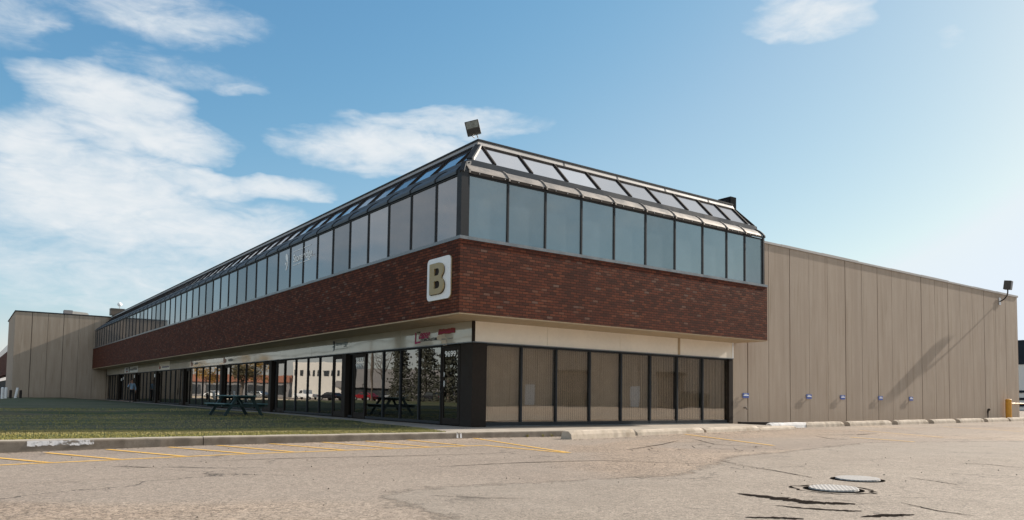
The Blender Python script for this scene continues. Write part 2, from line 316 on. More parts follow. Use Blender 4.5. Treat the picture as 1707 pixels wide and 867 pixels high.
def paint_yellow():
    m, k, o = mat('worn_yellow_line_paint')
    wr = k.noise(o, 26, 4, .75); lg = k.noise(o, 1.2, 3, .6)
    al = k.ss(k.m('ADD', wr, k.m('MULTIPLY', k.m('SUBTRACT', lg, .5), .5)), .30, .44)
    b = pbsdf(k, k.mix(lg, rgb(.74, .40, .045), rgb(.80, .48, .09)), .75); tr = k.n('ShaderNodeBsdfTransparent')
    out(k, k.n('ShaderNodeMixShader', {0: k.m('MULTIPLY', al, .92), 1: tr.outputs[0], 2: b}).outputs[0]); return m
M['line'] = paint_yellow()
def tar_mat():
    m, k, o = mat('open_crack_dirt')
    at = k.n('ShaderNodeAttribute', attribute_name='edge').outputs['Fac']
    nz = k.m('ADD', k.m('MULTIPLY', k.noise(o, 22, 5, .75), .7), k.m('MULTIPLY', k.noise(o, 90, 3, .7), .5))
    al = k.ss(k.m('ADD', k.m('MULTIPLY', at, 1.15), k.m('MULTIPLY', k.m('SUBTRACT', nz, .6), 1.6)), .36, .56)
    tr = k.n('ShaderNodeBsdfTransparent')
    out(k, k.n('ShaderNodeMixShader', {0: k.m('MULTIPLY', al, .93), 1: tr.outputs[0], 2: pbsdf(k, k.mix(k.ss(nz, .4, .8), rgb(.010, .009, .008), rgb(.035, .028, .024)), .95, Specular_IOR_Level=0.0)}).outputs[0]); return m
M['crack'] = tar_mat()
def paint_scuffed():
    m, k, o = mat('scuffed_white_paint')
    wr = k.noise(o, 14, 5, .75); lg = k.noise(k.scale(o, (3, 3, 9)), 1.0, 3, .6); al = k.ss(k.m('ADD', k.m('MULTIPLY', wr, .6), k.m('MULTIPLY', lg, .5)), .44, .58)
    tr = k.n('ShaderNodeBsdfTransparent')
    out(k, k.n('ShaderNodeMixShader', {0: k.m('MULTIPLY', al, .85), 1: tr.outputs[0], 2: pbsdf(k, rgb(.72, .72, .74), .8)}).outputs[0]); return m
M['scuff'] = paint_scuffed()
M['tread'] = steel_tread()

# ------------------------------------------------------------------ helpers
def link(o, parent=None):
    COL.objects.link(o)
    if parent: o.parent = parent
    return o
def B(): return bmesh.new()
def box(bm, a, b, bev=0.0):
    (x0, y0, z0), (x1, y1, z1) = a, b
    vs = [bm.verts.new(p) for p in ((x0,y0,z0),(x1,y0,z0),(x1,y1,z0),(x0,y1,z0),(x0,y0,z1),(x1,y0,z1),(x1,y1,z1),(x0,y1,z1))]
    fs = [bm.faces.new([vs[i] for i in f]) for f in ((3,2,1,0),(4,5,6,7),(0,1,5,4),(1,2,6,5),(2,3,7,6),(3,0,4,7))]
    if bev:
        es = {e for f in fs for e in f.edges}
        bmesh.ops.bevel(bm, geom=list(es), offset=bev, segments=2, affect='EDGES', profile=.6)
def beam(bm, p, q, wd, hd, up=Vector((0, 0, 1))):
    """rectangular bar from p to q, wd across, hd along up"""
    p, q = Vector(p), Vector(q); d = (q - p).normalized()
    s = d.cross(up); s = s.normalized() if s.length > 1e-6 else Vector((1, 0, 0)); t = s.cross(d).normalized()
    r = [bm.verts.new(c + s * (a * wd / 2) + t * (b * hd / 2)) for c in (p, q) for a, b in ((-1,-1),(1,-1),(1,1),(-1,1))]
    for f in ((0,1,2,3),(7,6,5,4),(0,4,5,1),(1,5,6,2),(2,6,7,3),(3,7,4,0)): bm.faces.new([r[i] for i in f])
def quad(bm, *ps): return bm.faces.new([bm.verts.new(p) for p in ps])
def prism(bm, pts, z0, z1, ax='z'):
    """polygon in two axes extruded along the third"""
    def P(a, b, c): return {'z': (a, b, c), 'y': (a, c, b), 'x': (c, a, b)}[ax]
    lo = [bm.verts.new(P(*p, z0)) for p in pts]; hi = [bm.verts.new(P(*p, z1)) for p in pts]
    k = len(pts); bm.faces.new(lo[::-1]); bm.faces.new(hi)
    for i in range(k): bm.faces.new((lo[i], lo[(i+1) % k], hi[(i+1) % k], hi[i]))
def tube(bm, pts, r, seg=10, r2=None):
    pts = [Vector(p) for p in pts]; rings = []
    for i, p in enumerate(pts):
        d = (pts[min(i+1, len(pts)-1)] - pts[max(i-1, 0)]).normalized()
        s = d.cross(Vector((0, 0, 1)));  s = s.normalized() if s.length > 1e-4 else Vector((1, 0, 0)); t = d.cross(s)
        rr = r if r2 is None else r + (r2 - r) * i / max(1, len(pts) - 1)
        rings.append([bm.verts.new(p + (s * math.cos(a) + t * math.sin(a)) * rr) for a in (2*math.pi*j/seg for j in range(seg))])
    for a, b in zip(rings, rings[1:]):
        for j in range(seg): bm.faces.new((a[j], a[(j+1) % seg], b[(j+1) % seg], b[j]))
    bm.faces.new(rings[0][::-1]); bm.faces.new(rings[-1])
def obj(name, bm, mt, parent=None, smooth=False, loc=None, shift=None):
    bmesh.ops.recalc_face_normals(bm, faces=bm.faces[:])
    me = bpy.data.meshes.new(name); bm.to_mesh(me); bm.free(); me.materials.append(M[mt] if isinstance(mt, str) else mt)
    if smooth:
        for p in me.polygons: p.use_smooth = True
    o = bpy.data.objects.new(name, me)
    if loc: o.location = loc
    return link(o, parent)
def bevel(o, wd=.01, seg=2):
    b = o.modifiers.new('bevel', 'BEVEL'); b.width = wd; b.segments = seg; b.limit_method = 'ANGLE'; return o
def thing(name, label, cat, loc=(0, 0, 0), rz=0.0, group=None):
    o = bpy.data.objects.new(name, None); o.location = loc; o.rotation_euler = (0, 0, rz); o.empty_display_size = .2
    return tag(link(o), label, cat, group)
def tag(o, label=None, cat=None, group=None, kind=None):
    for k, v in (('label', label), ('category', cat), ('group', group), ('kind', kind)):
        if v: o[k] = v
    return o
def struct(o): o['kind'] = 'structure'; return o
def copy_tree(o, parent=None):
    c = o.copy(); COL.objects.link(c)
    if parent: c.parent = parent
    for ch in list(o.children): copy_tree(ch, c)
    return c
LEFT = Matrix(((0, 0, -1), (-1, 0, 0), (0, 1, 0))).to_4x4()      # lettering on a face looking to -x
RIGHT = Matrix(((1, 0, 0), (0, 0, -1), (0, 1, 0))).to_4x4()      # lettering on a face looking to -y
def curve_mesh(name, cu, mt, parent, at, rot, size=(1, 1), shear=0.0):
    t = bpy.data.objects.new('tmp', cu); COL.objects.link(t)
    dg = bpy.context.evaluated_depsgraph_get(); dg.update()
    me = bpy.data.meshes.new_from_object(t.evaluated_get(dg)); bpy.data.objects.remove(t)
    for v in me.vertices: v.co.x = v.co.x * size[0] + shear * v.co.y; v.co.y *= size[1]
    me.transform(rot); me.materials.clear(); me.materials.append(M[mt])
    o = bpy.data.objects.new(name, me); o.location = at
    return link(o, parent)
def text(name, s, h, mt, parent, at, rot, width=None, shear=0.0, th=.004, bold=.0, align='LEFT'):
    cu = bpy.data.curves.new('t', 'FONT'); cu.body = s; cu.size = 1.0; cu.extrude = th; cu.offset = bold; cu.align_x = align
    t = bpy.data.objects.new('tmp', cu); COL.objects.link(t); bpy.context.view_layer.update(); d = t.dimensions.copy(); bpy.data.objects.remove(t)
    sy = h / .72; sx = (width / d.x) if width else sy
    return curve_mesh(name, cu, mt, parent, at, rot, (sx, sy), shear)
def shape(name, loops, mt, parent, at, rot, th=.01):
    cu = bpy.data.curves.new('s', 'CURVE'); cu.dimensions = '2D'; cu.fill_mode = 'BOTH'; cu.extrude = th
    for lp in loops:
        s = cu.splines.new('POLY'); s.points.add(len(lp) - 1); s.use_cyclic_u = True
        for p, (a, b) in zip(s.points, lp): p.co = (a, b, 0, 1)
    return curve_mesh(name, cu, mt, parent, at, rot)
def arc(cx, cy, rx, ry, a0, a1, k=10): return [(cx + rx * math.cos(R(a0 + (a1 - a0) * i / k)), cy + ry * math.sin(R(a0 + (a1 - a0) * i / k))) for i in range(k + 1)]
def rrect(x0, y0, x1, y1, r):
    return arc(x1-r, y1-r, r, r, 0, 90, 6) + arc(x0+r, y1-r, r, r, 90, 180, 6) + arc(x0+r, y0+r, r, r, 180, 270, 6) + arc(x1-r, y0+r, r, r, 270, 360, 6)

# ------------------------------------------------------------------ ground
LX = [(-1600, -.21), (-10, -.21), (-6.5, -.165), (-3, -.155), (0, -.15), (3, -.165), (40, .015), (1600, .015)]
def zl(x):
    for (a, za), (b, zb) in zip(LX, LX[1:]):
        if x <= b: return za + (zb - za) * (x - a) / (b - a)
    return LX[-1][1]
bm = B()
ys = [-1600, -120, -40, -16, -8, -1, 20, 80, 300, 1600]
grid = [[bm.verts.new((x, y, z)) for (x, z) in LX] for y in ys]
for j in range(len(ys) - 1):
    for i in range(len(LX) - 1): bm.faces.new((grid[j][i], grid[j][i+1], grid[j+1][i+1], grid[j+1][i]))
struct(obj('ground', bm, 'asphalt'))

def ribbon(bm, pts, wd, dz=.004):
    pts = [Vector((p[0], p[1], 0)) for p in pts]; L = []; Rr = []
    for i, p in enumerate(pts):
        d = (pts[min(i+1, len(pts)-1)] - pts[max(i-1, 0)]).normalized(); s = Vector((-d.y, d.x, 0))
        ww = wd[i] if isinstance(wd, list) else wd
        a, b = p + s * ww / 2, p - s * ww / 2
        L.append(bm.verts.new((a.x, a.y, zl(a.x) + dz))); Rr.append(bm.verts.new((b.x, b.y, zl(b.x) + dz)))
    for i in range(len(pts) - 1): bm.faces.new((L[i], L[i+1], Rr[i+1], Rr[i]))
# a smoother grey resurfaced patch
PATCH = [(-7.0,-8.9),(-5.84,-8.6),(-4.66,-8.85),(-2.4,-9.1),(1,-7.3),(8,-6.0),(16,-9),(7,-17),(-6,-19),(-8.6,-14),(-7.3,-10.7),(-7.2,-9.6)]
def inside(x, y):
    r = False
    for (a, b), (c, d) in zip(PATCH, PATCH[1:] + PATCH[:1]):
        if (b > y) != (d > y) and x < (c - a) * (y - b) / (d - b) + a: r = not r
    q = 9.0
    for (a, b), (c, d) in zip(PATCH, PATCH[1:] + PATCH[:1]):
        t = max(0, min(1, ((x - a) * (c - a) + (y - b) * (d - b)) / ((c - a) ** 2 + (d - b) ** 2))); q = min(q, math.hypot(x - a - t * (c - a), y - b - t * (d - b)))
    return q if r else -q
bm = B(); el = bm.verts.layers.float.new('edge'); G_ = {}
PX = [-9 + .35 * i for i in range(73)] + [-6.5, -3, 0, 3]; PX = sorted(set(round(x, 3) for x in PX)); PY_ = [-19.2 + .35 * i for i in range(39)]
for x in PX:
    for y in PY_:
        vv = bm.verts.new((x, y, zl(x) + .0022)); vv[el] = max(0, min(1, inside(x, y) / .9)); G_[x, y] = vv
for a, b in zip(PX, PX[1:]):
    for c, d in zip(PY_, PY_[1:]):
        f = [G_[a, c], G_[b, c], G_[b, d], G_[a, d]]
        if max(v[el] for v in f) > 0: bm.faces.new(f)
bmesh.ops.delete(bm, geom=[v for v in bm.verts if not v.link_faces], context='VERTS')
struct(obj('road_patch', bm, 'patch'))
def sub(a, b, k): return [(a[0] + (b[0]-a[0]) * i / k, a[1] + (b[1]-a[1]) * i / k) for i in range(k + 1)]
bm = B()
ribbon(bm, sub((-16, -3.62), (-1.45, -3.40), 40), .095)
ribbon(bm, sub((-1.45, -3.40), (-1.22, -5.75), 6), .095, .006)
bays = [((-9.75,-2.2),(-9.15,-3.55)),((-9.05,-1.5),(-8.25,-3.5)),((-8.1,-1.25),(-7.3,-3.48)),((-7.08,-1.25),(-6.3,-3.46)),((-6.2,-1.2),(-5.5,-3.45)),
        ((-5.15,-1.15),(-4.55,-3.44)),((-4.05,-1.15),(-3.55,-3.42)),((-3.05,-1.15),(-2.75,-3.42)),((-2.02,-1.15),(-1.9,-3.4)),((-.22,-1.12),(-1.17,-5.8)),
        ((6.69,-1.7),(4.66,-6.07)),((9.9,-4.9),(9.4,-6.9)),((14.5,-2.6),(12.5,-6.2)),((-10.7,-1.9),(-10.2,-3.58)),((-11.8,-1.6),(-11.3,-3.58)),((21.5,-2.2),(19.5,-5.6))]
for i, (a, b) in enumerate(bays): ribbon(bm, sub(a, b, 5), .085 if i < 12 else .06, .008)
struct(obj('road_marking', bm, 'line'))

def ragged(bm, P, Wd, dz=.006):
    el = bm.verts.layers.float.get('edge') or bm.verts.layers.float.new('edge'); rows = []
    pts = [Vector((p[0], p[1], 0)) for p in P]
    for i, p in enumerate(pts):
        d = (pts[min(i+1, len(pts)-1)] - pts[max(i-1, 0)]).normalized(); s_ = Vector((-d.y, d.x, 0)); r = []
        for f, e in ((-.75, 0), (-.22, 1), (.22, 1), (.75, 0)):
            q = p + s_ * Wd[i] * f; vv = bm.verts.new((q.x, q.y, zl(q.x) + dz)); vv[el] = e; r.append(vv)
        rows.append(r)
    for a, b in zip(rows, rows[1:]):
        for j in range(3): bm.faces.new((a[j], a[j+1], b[j+1], b[j]))
def crack(pts, wmax, seed):
    rnd = random.Random(seed); P = []
    for a, b in zip(pts, pts[1:]): P += sub(a, b, 9)[:-1]
    P.append(pts[-1]); k = len(P)
    P = [(x + rnd.uniform(-1, 1) * .012, y + rnd.uniform(-1, 1) * .012) for x, y in P]
    Wd = [wmax * (math.sin(math.pi * (i + .15) / (k + .3)) ** .7) * rnd.uniform(.45, 1.1) for i in range(k)]
    return P, Wd
bm = B()
CR = [([(-3.36,-11.18),(-3.33,-11.60),(-3.31,-12.02),(-3.02,-12.32)], .28), ([(-3.80,-11.93),(-3.74,-12.20),(-3.55,-12.50),(-3.42,-12.60)], .10),
      ([(-4.68,-12.27),(-4.45,-12.42),(-4.3,-12.6)], .13), ([(.153,-11.27),(-.02,-11.72),(-.21,-12.1)], .03), ([(-3.76,-12.79),(-3.45,-12.88),(-3.2,-12.98)], .14),
      ([(-8.49,-4.62),(-8.3,-4.8),(-8.05,-5.1)], .045), ([(.6,-7.2),(-.18,-8.63),(-1.02,-10.6)], .016), ([(-1.75,-11.78),(-1.62,-11.60),(-1.72,-11.38)], .03),
      ([(2.6,-4.4),(2.9,-5.2),(2.3,-5.8),(2.9,-6.3)], .02), ([(9.6,-4.0),(8.8,-4.9),(8.6,-5.7)], .05), ([(-6.3,-9.6),(-5.9,-10.1),(-5.6,-10.3)], .02)]
for i, (p, wd) in enumerate(CR): ragged(bm, *crack(p, wd, i + 3), .006)
LONG = [([(-7.6,-4.5),(-5.85,-4.69),(-4.92,-4.91),(-4.02,-5.1),(-2.43,-5.31)], .035), ([(-4.8,-6.96),(-3.95,-7.0),(-3.29,-7.01),(-1.8,-7.3),(-.44,-8.97)], .035), ([(-.44,-8.85),(-.69,-9.78),(-1.12,-10.72)], .022),
        ([(3.56,-10.09),(3.79,-10.86),(3.57,-11.44)], .03), ([(.26,-5.75),(2.38,-4.73),(4.06,-3.77)], .035), ([(5.4,-3.0),(3.77,-5.11),(3.97,-6.1)], .03), ([(-2.8,-13.36),(-2.76,-12.98),(-2.48,-12.5)], .022), ([(9,-3.2),(11.5,-4.2),(13,-4.0)], .05)]
for i, (p, wd) in enumerate(LONG): ragged(bm, *crack(p, wd * 1.3, 70 + i), .0065)
for i in range(9):   # fine alligator cracking between the walkway and the covers
    x, y = random.uniform(1.5, 4.5), random.uniform(-6.3, -3.6); pts = [(x, y)]
    for j in range(3): x += random.uniform(-.5, .5); y += random.uniform(-.6, .2); pts.append((x, y))
    ragged(bm, *crack(pts, .022, 40 + i), .006)
struct(obj('road_crack', bm, 'crack'))

# lawn, walkway, kerbs
EDGE = [(-.82, -.9), (-.35, 1.0), (.05, 4.5), (.28, 8.0), (.34, 16), (.36, 69)]
def zg(x, y):
    z = .012 - .0055 * (x + 4) if y < 6 else .01
    z = max(.0, min(.06, z))
    st = max(0, min(1, (y - 13.9 - .25 * math.sin(x * .7)) / .18))
    z *= max(0, min(1, (y + .9) / 1.0))
    return z + .13 * st * max(0, min(1, (-x - .2) / 2.0)) + .012 * math.sin(x * 1.3 + y * .4) * math.sin(y * .9) * max(0, min(1, (y + .9) / 2))
def edge_x(y):
    for (a, ya), (b, yb) in zip(EDGE, EDGE[1:]):
        if y <= yb: return a + (b - a) * (y - ya) / (yb - ya)
    return EDGE[-1][0]
bm = B(); rows = []
yy = [-.9 + .22 * i for i in range(12)] + [1.6 + .5 * i for i in range(32)] + [18 + 3 * i for i in range(17)] + [67.4]
for y in yy:
    ex = edge_x(y); rows.append([bm.verts.new((x, y, zg(x, y))) for x in [ex - 46 * (i / 40.0) ** 1.5 for i in range(41)]])
for a, b in zip(rows, rows[1:]):
    for i in range(40): bm.faces.new((a[i], b[i], b[i+1], a[i+1]))
struct(obj('lawn', bm, 'lawn', smooth=True))
bm = B(); rg = random.Random(3)
for i in range(60000):
    t = rg.random()
    if t < .62: y = -.92 + 2.4 * rg.random() ** 1.2; x = edge_x(y) - 13.5 * rg.random() ** .9
    else: y = -.9 + 19 * rg.random() ** 1.3; x = edge_x(y) - 13.5 * rg.random()
    z = zg(x, y); h = rg.uniform(.012, .032); a = rg.uniform(0, 6.28); wd = rg.uniform(.005, .010) * (1 + max(0, y) * .08)
    c, s = math.cos(a) * wd, math.sin(a) * wd; lx, ly = rg.uniform(-.02, .02), rg.uniform(-.02, .02)
    quad(bm, (x - c, y - s, z - .005), (x + c, y + s, z - .005), (x + lx, y + ly, z + h))
g = obj('grass', bm, 'blade'); g['kind'] = 'stuff'

bm = B()
prism(bm, [(p[0] - .02, p[1] - .004 if i == 0 else p[1]) for i, p in enumerate(EDGE[:-1])][::-1] + [(-.82, -.95), (2.9, -.95), (4.70, -1.16), (9.0, -.78), (12.75, -.40), (12.75, 1.26), (1.30, 1.26), (1.30, 67.55), (.36, 67.55)], -.26, -.002)
struct(bevel(obj('walkway', bm, 'pave'), .012))
def kerb_run(x0, x1, y=-1.05):
    bm = B(); k = max(2, int((x1 - x0) / .25)); rnd = random.Random(int(x0 * 10)); secs = []
    for i in range(k + 1):
        x = x0 + (x1 - x0) * i / k; j = rnd.uniform(-.006, .006); jt = rnd.uniform(-.005, .004)
        secs.append([bm.verts.new(p) for p in ((x, y - .012 + j, -.30), (x, y + j, -.035), (x, y + .012 + j, -.008 + jt), (x, y + .035, .004 + jt), (x, y + .165, .006 + jt), (x, y + .17, -.30))])
    for a, b in zip(secs, secs[1:]):
        for q in range(5): bm.faces.new((a[q], b[q], b[q+1], a[q+1]))
    bm.faces.new(secs[0]); bm.faces.new(secs[-1][::-1])
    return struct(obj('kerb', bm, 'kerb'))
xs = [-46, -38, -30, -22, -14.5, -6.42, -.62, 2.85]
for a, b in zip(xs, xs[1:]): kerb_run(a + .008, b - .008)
bm = B(); rnd = random.Random(5)
for i in range(26):        # worn white paint on the kerb face
    x = -9.3 + .031 * i * 1.25; 
    quad(bm, (x, -1.066, -.085 - rnd.uniform(0, .03)), (x + .041, -1.066, -.085 - rnd.uniform(0, .03)), (x + .041, -1.052, -.012), (x, -1.052, -.012))
struct(obj('kerb_paint', bm, 'scuff'))
bm = B()
for x in (-.66, -.56): quad(bm, (x, -1.068, -.14), (x + .05, -1.068, -.14), (x + .05, -1.050, -.01), (x, -1.050, -.01))
struct(obj('kerb_paint', bm, 'scuff'))

# concrete parking blocks: front line p->q along the lot
def block(p, q, label, mt='block', h=.205, wd=.30, group='concrete parking blocks', seed=0, z0=None):
    p, q = Vector((*p, 0)), Vector((*q, 0)); L = (q - p).length; ang = math.atan2(q.y - p.y, q.x - p.x)
    bm = B(); rnd = random.Random(seed); k = max(4, int(L / .18)); secs = []
    for i in range(k + 1):
        x = L * i / k; e = min(x, L - x); cut = max(0, .05 - e) * .5; j = rnd.uniform(-.006, .006); t = rnd.uniform(-.006, .006)
        secs.append([bm.verts.new(v) for v in ((x, j, 0), (x, .02 + j, h * .55), (x, .055 + cut + j, h - .02 - cut), (x, .085 + cut, h - cut + t), (x, wd - .085, h - cut + t), (x, wd - .05, h - .02 - cut), (x, wd, 0))])
    for a, b in zip(secs, secs[1:]):
        for s in range(6): bm.faces.new((a[s], b[s], b[s+1], a[s+1]))
        bm.faces.new((a[0], a[6], b[6], b[0]))
    bm.faces.new(secs[0]); bm.faces.new(secs[-1][::-1])
    o = obj('parking_block', bm, mt); zz = min(zl(p.x), zl(q.x)) - .01 if z0 is None else z0
    o.location = (p.x, p.y, zz); o.rotation_euler = (0, -math.atan2(zl(q.x) - zl(p.x), L), ang)
    return tag(o, label, 'parking block', group)
block((1.87, -2.32), (4.50, -1.90), 'cream concrete kerb block set askew in front of the walkway', h=.225, wd=.36, seed=1)
block((4.92, -1.58), (8.05, -1.30), 'long cream block butted to the walkway, right of the askew block', h=.165, wd=.34, seed=2)
block((8.20, -1.26), (11.2, -1.01), 'second cream block along the front edge of the walkway', h=.155, wd=.34, seed=3)
block((11.25, -1.00), (13.6, -.80), 'low cream block with crumbled right end, in front of the white block', h=.12, wd=.34, seed=4)
block((12.9, -.30), (15.2, -.30), 'bright white painted parking block beside the corner of the brick building', 'white_block', h=.20, seed=5)
lab = ['first tan parking block by the concrete wall, right of the white one', 'second tan parking block from the white one by the concrete wall', 'third tan parking block from the white one by the concrete wall',
       'fourth tan parking block from the white one by the concrete wall', 'pale parking block near the pipe, fifth from the white one', 'pale parking block in front of the pipe with a slanted joint', 'short pale parking block beside the yellow gate post']
for i, (a, b) in enumerate(((15.0, 17.55), (17.95, 21.2), (21.7, 24.4), (24.9, 27.1), (27.5, 30.1), (30.5, 33.0), (33.2, 36.5))):
    block((a, -.32 + .012 * i), (b, -.30 + .014 * i), lab[i], 'block', h=.20, seed=20 + i)
bm = B()
prism(bm, [(0, .95), (.12, 1.2), (1.55, .42), (1.45, .16)], 0, .20)
o = obj('dark_strip', bm, 'rock'); o.location = (12.82, .0, zl(13) - .01); tag(o, 'dark low strip at the foot of the wall, left of the white parking block', 'dark_strip')  # low dark wedge-shaped strip, material left open

# ------------------------------------------------------------------ the office building
RC = 1.29
off = thing('office_building', 'two storey brick building with a glazed upper band and sloped glass eaves', 'building')
XE, YE = 13.06, 67.58
ZB, ZT = 3.02, 4.94
bm = B(); prism(bm, [(0,0),(XE,0),(XE,1.28),(XE-.3,1.28),(XE-.3,.3),(.3,.3),(.3,YE),(0,YE)], ZB, ZT)
obj('brick_wall', bm, 'brick', off)
bm = B(); prism(bm, [(.012,.012),(XE-.012,.012),(XE-.012,1.285),(RC+.02,1.285),(RC+.02,YE),(.012,YE)], 2.985, 3.018)
obj('soffit', bm, 'soffit', off)
# fascia band
def fascia_left(y0, y1, mt='fascia'):
    bm = B(); box(bm, (RC, y0 + .006, 2.405), (RC + .05, y1 - .006, 2.983)); return obj('fascia_panel', bm, mt, off)
for a, b in ((1.31, 5.65), (5.65, 9.63), (9.63, 13.4), (13.4, 17.14), (17.14, 22.0), (22.0, 26.6), (26.6, 28.33), (28.33, 33.0), (33.0, 39.6), (39.6, 43.2), (43.2, 47.0), (47.0, 51.6), (51.6, 57.5), (57.5, 63.5), (63.5, 67.5)):
    fascia_left(a, b, 'creamfascia' if a in (39.6,) else 'fascia')
for a, b in ((1.35, 3.96), (3.96, 7.0), (7.0, 9.78), (9.88, 12.74)):
    bm = B(); box(bm, (a + .006, RC, 2.405), (b - .006, RC + .05, 2.983)); obj('fascia_panel', bm, 'creamfascia', off)
bm = B(); box(bm, (9.775, RC - .012, 2.41), (9.885, RC + .03, 2.98)); obj('fascia_trim', bm, 'soffit', off)
bm = B(); box(bm, (12.735, RC - .02, 2.40), (12.80, RC + .05, 2.983)); obj('fascia_trim', bm, 'white', off)
bm = B(); box(bm, (RC - .02, RC - .02, 2.40), (RC + .06, RC + .04, 2.984)); obj('corner_trim', bm, 'bronze', off)
bm = B(); box(bm, (RC - .035, 1.30, 2.375), (RC + .06, YE, 2.403)); box(bm, (RC - .012, RC - .035, 2.376), (12.79, RC + .06, 2.402)); obj('fascia_drip', bm, 'sill', off)
# pillars
def pillar(x0, x1, y0, y1): 
    bm = B(); box(bm, (x0, y0, 0), (x1, y1, 2.374)); return bevel(obj('pillar', bm, 'bronze', off), .01)
pillar(RC, 1.78, RC, 1.93); pillar(12.56, 12.79, RC, 1.7)
PY = [(9.85, 10.2), (18.18, 18.53), (26.35, 26.75), (35.2, 35.6), (43.7, 44.1), (51.9, 52.3), (60.2, 60.6)]
for a, b in PY: pillar(RC - .05, 1.65, a, b)
# storefront windows (pane + frame)
GX = 1.40
def shop_left(y0, y1, z0=.10, z1=2.375, glassm='shopglass'):
    bm = B(); box(bm, (GX, y0 + .025, z0), (GX + .012, y1 - .025, z1 - .04)); p = obj('shop_window', bm, glassm, off)
    bm = B(); box(bm, (GX - .045, y0 - .027, .02), (GX + .06, y0 + .027, z1 - .001)); box(bm, (GX - .043, y0 + .028, z0 - .08), (GX + .055, y1 - .028, z0)); box(bm, (GX - .043, y0 + .028, z1 - .045), (GX + .055, y1 - .028, z1 - .003))
    obj('frame', bm, 'frame', p); return p
def door_left(y0, y1, handle_right=True):
    bm = B(); z1 = 2.30; f = .085
    for q in (((y0 + .035, .02), (y0 + .035 + f, z1)), ((y1 - .035 - f, .02), (y1 - .035, z1)), ((y0 + .035 + f, .02), (y1 - .035 - f, .21)), ((y0 + .035 + f, z1 - .09), (y1 - .035 - f, z1))):
        box(bm, (GX - .03, q[0][0], q[0][1]), (GX + .02, q[1][0], q[1][1]))
    d = obj('door', bm, 'bronze', off)
    bm = B(); box(bm, (GX - .008, y0 + .12, .21), (GX + .004, y1 - .12, z1 - .09)); obj('pane', bm, 'shopglass', d)
    bm = B(); hy = y0 + .075 if handle_right else y1 - .075
    tube(bm, [(GX - .03, hy, .93), (GX - .085, hy, .95), (GX - .085, hy, 1.23), (GX - .03, hy, 1.25)], .014, 8); obj('handle', bm, 'black', d)
    bm = B(); 
    for ya, yb in ((y0 - .03, y0 + .033), (y1 - .033, y1 + .03)): box(bm, (GX - .045, ya, .012), (GX + .06, yb, 2.372))
    box(bm, (GX - .043, y0 + .034, z1 + .004), (GX + .055, y1 - .034, 2.370)); obj('door_frame', bm, 'bronze', d)
    return d
def fill(y0, y1):
    k = max(1, round((y1 - y0) / 1.39))
    for i in range(k): shop_left(y0 + (y1 - y0) * i / k, y0 + (y1 - y0) * (i + 1) / k)
door1 = door_left(2.08, 3.10, False)
shop_left(1.93, 2.05); 
for a, b in ((3.13, 4.50), (4.50, 5.75), (5.75, 7.01), (7.01, 8.36)): shop_left(a, b)
door2 = door_left(8.40, 9.42); shop_left(9.45, 9.85)
door_left(10.25, 11.28, True)
for a, b in ((11.31, 12.70), (12.70, 14.0), (14.0, 15.39), (15.39, 16.70)): shop_left(a, b)
door_left(16.74, 17.8, True); shop_left(17.84, 18.18)
prev = 18.53
for (a, b), (c, d) in zip(PY[1:], PY[2:] + [(67.5, 67.5)]):
    door_left(b + .03, b + 1.1, True); e = c - 1.12 if c < 60 else c - .03
    fill(b + 1.14, e)
    if c < 60: door_left(e + .04, c - .03, True)
# right storefront
GY = 1.40
RX = [1.78, 3.07, 4.40, 5.77, 7.14, 8.50, 9.84, 11.19, 12.56]
for a, b in zip(RX, RX[1:]):
    bm = B(); box(bm, (a + .02, GY, .13), (b - .02, GY + .012, 2.33)); p = obj('shop_window', bm, 'blindglass', off)
    bm = B(); box(bm, (a - .027, GY - .05, .02), (a + .027, GY + .06, 2.374)); box(bm, (a + .028, GY - .045, .03), (b - .028, GY + .055, .13)); box(bm, (a + .028, GY - .045, 2.33), (b - .028, GY + .055, 2.372))
    obj('frame', bm, 'frame', p)
    bm = B(); x = a + .06; rnd = random.Random(int(a * 100)); open_ = {1: .05, 3: .14, 4: .18, 5: .08, 7: .16, 8: .2, 9: .24, 11: .2}[int(a)]
    if a in (1.78,): open_ = .08
    while x < b - .04:
        sl_ = open_ + rnd.uniform(-.05, .05); c, s = math.cos(sl_) * .044, math.sin(sl_) * .044
        quad(bm, (x - c, 1.49 - s, .17), (x + c, 1.49 + s, .17), (x + c, 1.49 + s, 2.32), (x - c, 1.49 - s, 2.32)); x += .084
    obj('vertical_blind', bm, 'blind', p)
bm = B(); box(bm, (1.8, 1.30, .004), (12.56, 1.36, .028)); obj('threshold', bm, 'sill', off)
# rooms behind the glass
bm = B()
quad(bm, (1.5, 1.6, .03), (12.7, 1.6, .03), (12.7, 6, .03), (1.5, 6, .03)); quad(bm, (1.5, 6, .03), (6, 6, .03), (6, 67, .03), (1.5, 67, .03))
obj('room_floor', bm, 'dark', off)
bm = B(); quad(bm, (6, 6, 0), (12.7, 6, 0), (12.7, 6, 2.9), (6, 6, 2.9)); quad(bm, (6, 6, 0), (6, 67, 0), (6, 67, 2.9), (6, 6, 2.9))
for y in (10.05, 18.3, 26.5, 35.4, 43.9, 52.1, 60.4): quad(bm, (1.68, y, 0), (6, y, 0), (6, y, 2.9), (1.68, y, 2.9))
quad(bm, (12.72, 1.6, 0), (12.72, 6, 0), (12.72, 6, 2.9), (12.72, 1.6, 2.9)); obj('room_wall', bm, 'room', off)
bm = B(); prism(bm, [(1.36, 1.36), (12.75, 1.36), (12.75, 8), (7, 8), (7, 67.3), (1.36, 67.3)], 2.40, 2.98); obj('ceiling', bm, 'dark', off)

